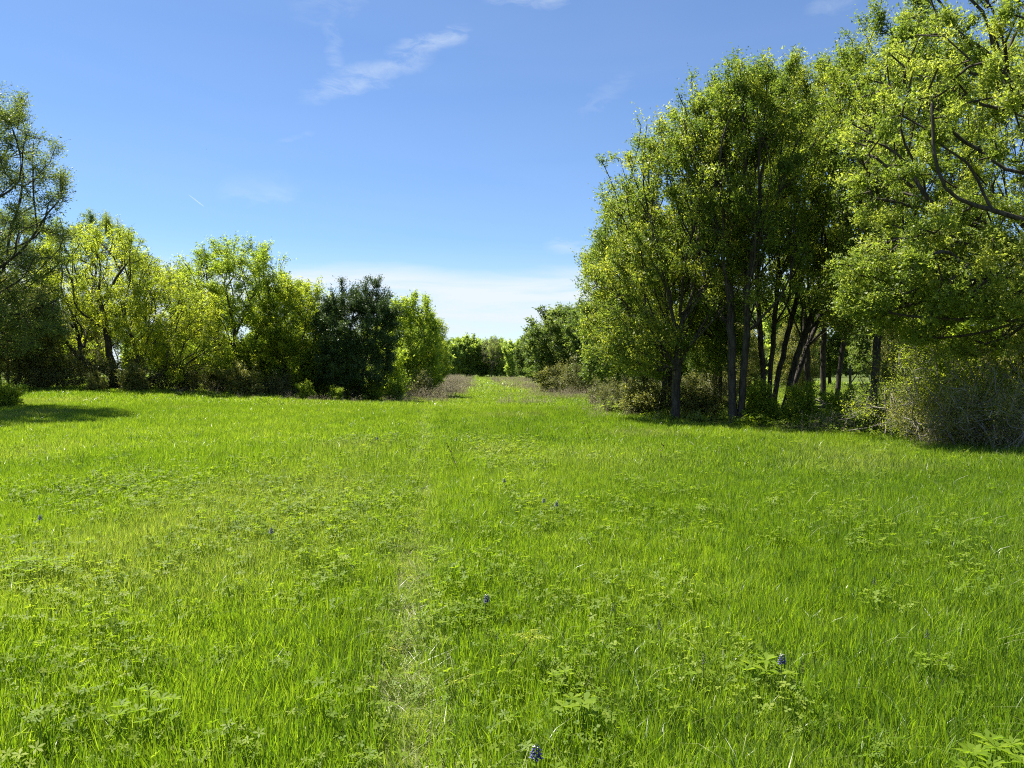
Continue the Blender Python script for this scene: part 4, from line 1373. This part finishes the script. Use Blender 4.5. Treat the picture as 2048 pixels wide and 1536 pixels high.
def lupin(seed, h=0.24, head=0.05, petal=True):
    r = np.random.default_rng(seed)
    ln_ = r.normal(0, 0.02, 2)
    sp = np.array([[0, 0, -0.02], [ln_[0], ln_[1], h * 0.5], [ln_[0] * 1.5, ln_[1] * 1.5, h]])
    b = QB()
    b.tube(sp, [0.0028, 0.0024, 0.0015], 5)
    stem_m = b.mesh('stem', [M['stem_green']])
    b = QB()
    n = 34 if petal else 22
    for k in range(n):
        f = k / n
        z = h - head + head * f
        rad = (0.013 if petal else 0.007) * (1 - 0.75 * f ** 1.6) + 0.002
        a_ = k * 2.39996
        c = sp[2] * [1, 1, 0] + np.array([math.cos(a_) * rad, math.sin(a_) * rad, z])
        o_ = np.array([math.cos(a_), math.sin(a_), 0.25])
        s_ = np.array([-math.sin(a_), math.cos(a_), 0])
        q = (0.0075 if petal else 0.0045) * (1 - 0.5 * f)
        m = 1 if (petal and f > 0.86) else 0
        u = np.array([0, 0, 1.0])
        # banner and keel of one floret
        b.add([c - s_ * q + u * q * 0.3, c + o_ * q * 0.5 - u * q * 0.6, c + s_ * q + u * q * 0.3, c - o_ * q * 0.2 + u * q * 1.3], [[0, 1, 2, 3]], 0.5, m)
        b.add([c - s_ * q * 0.4, c + o_ * q * 1.3, c + s_ * q * 0.4, c + u * q * 0.7 + o_ * q * 0.4], [[0, 1, 2, 3]], 0.5, m)
    fl = b.mesh('flower_head', [M['petal'] if petal else M['bud'], M['petal_white']], smooth=False)
    b = QB()
    for k in range(6):
        a_ = r.uniform(0, 6.283)
        c = np.array([math.cos(a_) * 0.06, math.sin(a_) * 0.06, r.uniform(0.08, h * 0.6)])
        b.tube([[0, 0, 0.02], c], [0.0014, 0.001], 3, 0.4)
        leaf_fan(b, c, 0.035, 5, r)
    lf = b.mesh('leaf_cluster', [M['clover']], smooth=False)
    return stem_m, fl, lf


lups = [lupin(900 + k) for k in range(3)]
buds = [lupin(920 + k, 0.25, 0.05, False) for k in range(2)]
for k, (x_, y_, kind, lb) in enumerate((
        (1073, 1484, 1, 'blue lupin flower nearest the camera, alone in the grass'),
        (1562, 1304, 1, 'blue lupin with white tip beside a pale leafed plant'),
        (1089, 996, 1, 'blue lupin, left one of the pair in mid meadow'),
        (1111, 1004, 1, 'blue lupin, right one of the pair in mid meadow'),
        (69, 1031, 1, 'blue lupin by itself at the far left of the meadow'),
        (541, 1055, 1, 'small blue lupin beside the dark clover patch left of the track'),
        (757, 873, 1, 'blue lupin above a pale leaf patch, left of the track near the crest'),
        (1013, 956, 1, 'small blue lupin just behind the mid meadow pair'),
        (912, 876, 1, 'distant blue lupin right of the track near the crest'),
        (963, 1190, 1, 'blue lupin sunk in the leafy patch above the yellow seedling'),
        (1325, 1240, 0, 'dark lupin spike gone to seed, right of the yellow seedling'),
        (1406, 1308, 0, 'seed spike of a lupin left of the white tipped lupin'),
        (1210, 1210, 0, 'dark thin seed spike left of the other seed spikes'),
        (1748, 1158, 0, 'dark seed spike standing alone among grass at the right'),
        (1872, 1270, 0, 'brown seed spike, furthest right in the meadow'))):
    x0, d0, z0 = on_ground(x_, y_, 0.245)
    o = empty('wildflower' if kind else 'seed_spike', (x0, d0, z0), lb, 'flower', 'blue lupins in the meadow' if kind else 'lupin spikes gone to seed', rz=k * 0.9)
    st, fl, lf = (lups if kind else buds)[k % (3 if kind else 2)]
    sc_ = (1.25 if x_ == 1073 else 1.0)
    o.scale = (sc_, sc_, 1.0)
    link('stem', st, o)
    link('flower_head', fl, o)
    link('leaf_cluster', lf, o)


# seedling with feathery yellow leaves on a dark leaning stem
def seedling(name, x_, y_, pts, label, nl, seed, sc=1.0):
    r = np.random.default_rng(seed)
    top = pts[-1][2]
    x0, d0, z0 = on_ground(x_, y_, top)
    pts = np.array(pts) * sc
    o = empty(name, (x0 - pts[-1][0], d0, z0), label, 'seedling')
    b = QB()
    b.tube(pts, np.linspace(0.0032, 0.0018, len(pts)), 5)
    link('stem', b.mesh('stem', [M['stem_red']]), o)
    for k in range(nl):
        f = 1 - 0.55 * (k / max(1, nl - 1)) ** 2 if k > 2 else 1.0
        c = pts[-2] * (1 - f) + pts[-1] * f if f > 0.5 else pts[-2]
        a_ = k * 2.39996 + seed
        L = 0.10 * r.uniform(0.8, 1.15) * sc
        d = norm(np.array([math.cos(a_), math.sin(a_), 0.25]))
        b = QB()
        e = c + d * L - [0, 0, L * 0.25]
        mid_ = (c + e) / 2 + [0, 0, L * 0.12]
        b.tube([c, mid_, e], [0.0012, 0.001, 0.0007], 3, 0.6)
        for q in range(9):
            t_ = (q + 1) / 9
            pt = c * (1 - t_) ** 2 + 2 * mid_ * t_ * (1 - t_) + e * t_ ** 2
            s_ = norm(np.cross(d, [0, 0, 1.0]))
            for sg in (-1, 1):
                v = norm(s_ * sg + d * 0.5 + [0, 0, r.normal(-0.35, 0.3)]) * 0.024 * sc
                n_ = d * 0.003 * sc
                b.add([pt, pt + v * 0.5 - n_, pt + v, pt + v * 0.5 + n_], [[0, 1, 2, 3]], r.uniform(0.45, 1))
        link('leaf', b.mesh('leaf', [M['yellow']], smooth=False), o)
    return o


seedling('seedling', 1068, 1272, [(-0.155, 0.0, 0.0), (-0.14, 0.0, 0.07), (-0.07, 0, 0.17), (0, 0, 0.27)], 'tree seedling with yellow green feathery leaves on a leaning dark stem', 9, 3)
seedling('seedling', 930, 1348, [(0.06, 0, 0), (0.05, 0, 0.06), (0.02, 0, 0.13), (0, 0, 0.19)], 'small seedling with drooping yellow leaf, left of the feathery one', 4, 5, 0.8)


def leafy_plant(x_, y_, h, rad, n, L, label, seed, mat='clover', nl=6, wid=0.3):
    r = np.random.default_rng(seed)
    x0, d0, z0 = on_ground(x_, y_, h)
    o = empty('leafy_plant', (x0, d0, z0), label, 'plant')
    for k in range(n):
        a_ = k * 2.39996
        q = rad * math.sqrt((k + 0.5) / n)
        top = np.array([math.cos(a_) * q, math.sin(a_) * q, h * (1 - 0.4 * (q / rad) ** 2) * r.uniform(0.85, 1.1)])
        b = QB()
        b.tube([[top[0] * 0.2, top[1] * 0.2, -0.01], top * [0.7, 0.7, 0.55], top], [0.0025, 0.002, 0.0013], 4, 0.35)
        leaf_fan(b, top, L * r.uniform(0.8, 1.15), nl, r, up=0.35, wid=wid)
        link('leaf', b.mesh('leaf', [M[mat]], smooth=False), o)
    return o


leafy_plant(2030, 1505, 0.22, 0.17, 22, 0.062, 'clump of pale palm shaped leaves in the near right corner', 11, nl=7)
leafy_plant(1160, 1398, 0.20, 0.09, 7, 0.06, 'yellow green plant with upright oval leaves near the blue lupin', 12, nl=4, wid=0.5)
leafy_plant(1120, 1350, 0.18, 0.10, 9, 0.045, 'silvery leaved low plant right of the seedling', 13, nl=6)
leafy_plant(1525, 1325, 0.17, 0.10, 7, 0.07, 'plant with broad pale leaves at the white tipped lupin', 14, nl=4, wid=0.42)
leafy_plant(870, 1098, 0.14, 0.12, 9, 0.05, 'low bright plant beside the trodden track', 15, nl=5)
leafy_plant(280, 1395, 0.20, 0.16, 14, 0.05, 'broad clump of star shaped leaves in the near left grass', 16, nl=6)
leafy_plant(60, 1120, 0.2, 0.22, 18, 0.055, 'pale leaf clump at the left frame edge', 17, nl=6)

# wiry dark stalks standing out of the grass near the crest
for k, (x_, y_, lx, hh, lb) in enumerate(((893, 885, -0.22, 0.5, 'wiry dark stalk leaning left, beside the track near the crest'), (1165, 842, -0.25, 0.55, 'long thin dark stalk leaning over the crest'), (1330, 880, 0.1, 0.4, 'thin stalk between crest and grove'))):
    x0, d0, z0 = on_ground(x_, y_, hh)
    b = QB()
    r = np.random.default_rng(600 + k)
    P_ = np.array([[-lx, 0, 0], [-lx * 0.5, 0, hh * 0.45], [0, 0, hh]])
    b.tube(P_, [0.0035, 0.003, 0.002], 4)
    for q in range(9):
        f = r.uniform(0.3, 1)
        c = P_[0] * (1 - f) + P_[2] * f
        d = r.normal(0, 0.03, 3)
        b.add([c, c + d * 0.5 + [0.008, 0, 0.004], c + d, c + d * 0.5 - [0.008, 0, 0.004]], [[0, 1, 2, 3]], 0.5)
    o = link('stalk', b.mesh('stalk', [M['stem_red']]))
    o.location = (x0, d0, z0)
    tag(o, lb, 'stalk')

# ------------------------------------------------------------------ in the sky
def bird(x_, y_, d, span, label):
    b = QB()
    s_ = span / 2
    b.tube([[-0.22 * span, 0, 0], [0, 0, 0.01 * span], [0.26 * span, 0, 0]], [0.015 * span, 0.07 * span, 0.012 * span], 6)
    body = b.mesh('body', [M['bird']])
    o = empty('bird', (px(x_, d), d, pz(y_, d)), label, 'bird', rz=0.5)
    link('body', body, o)
    for sg in (-1, 1):
        b = QB()
        b.add([[0.1 * span, 0.03 * sg, 0.02 * span], [0.05 * span, sg * s_ * 0.55, 0.14 * span], [-0.05 * span, sg * s_, 0.08 * span], [-0.12 * span, sg * s_ * 0.4, 0.09 * span]], [[0, 1, 2, 3]])
        b.add([[0.1 * span, 0.03 * sg, 0.02 * span], [-0.12 * span, sg * s_ * 0.4, 0.09 * span], [-0.14 * span, 0.02 * sg, 0.01 * span], [0.0, 0.02 * sg, 0.0]], [[0, 1, 2, 3]])
        link('wing', b.mesh('wing', [M['bird']], smooth=False), o)


bird(416, 301, 150, 0.36, 'dark bird flying high above the left tree line')


def contrail():
    m, nd, ln, o = nodes_of('ice_trail')
    d = nd.new('ShaderNodeBsdfDiffuse')
    d.inputs[0].default_value = (0.9, 0.9, 0.9, 1)
    t_ = nd.new('ShaderNodeBsdfTransparent')
    tr_ = nd.new('ShaderNodeBsdfTranslucent')
    tr_.inputs[0].default_value = (0.9, 0.9, 0.9, 1)
    m1, m2 = nd.new('ShaderNodeMixShader'), nd.new('ShaderNodeMixShader')
    ln.new(d.outputs[0], m1.inputs[1])
    ln.new(tr_.outputs[0], m1.inputs[2])
    m2.inputs[0].default_value = 0.22
    ln.new(t_.outputs[0], m2.inputs[1])
    ln.new(m1.outputs[0], m2.inputs[2])
    ln.new(m2.outputs[0], o.inputs[0])
    D = 7000.0
    a_ = np.array([px(380, D), D, pz(391, D)])
    b__ = np.array([px(410, D), D, pz(414, D)])
    ts = np.linspace(0, 1, 6)[:, None]
    b = QB()
    b.tube(a_ * (1 - ts) + b__ * ts, np.array([1.5, 4, 5, 5, 5, 2.0]) * 0.8, 6)
    ob = link('contrail', b.mesh('contrail', [m]))
    tag(ob, 'short thin white vapour trail in the blue sky above the left trees', 'contrail')


contrail()
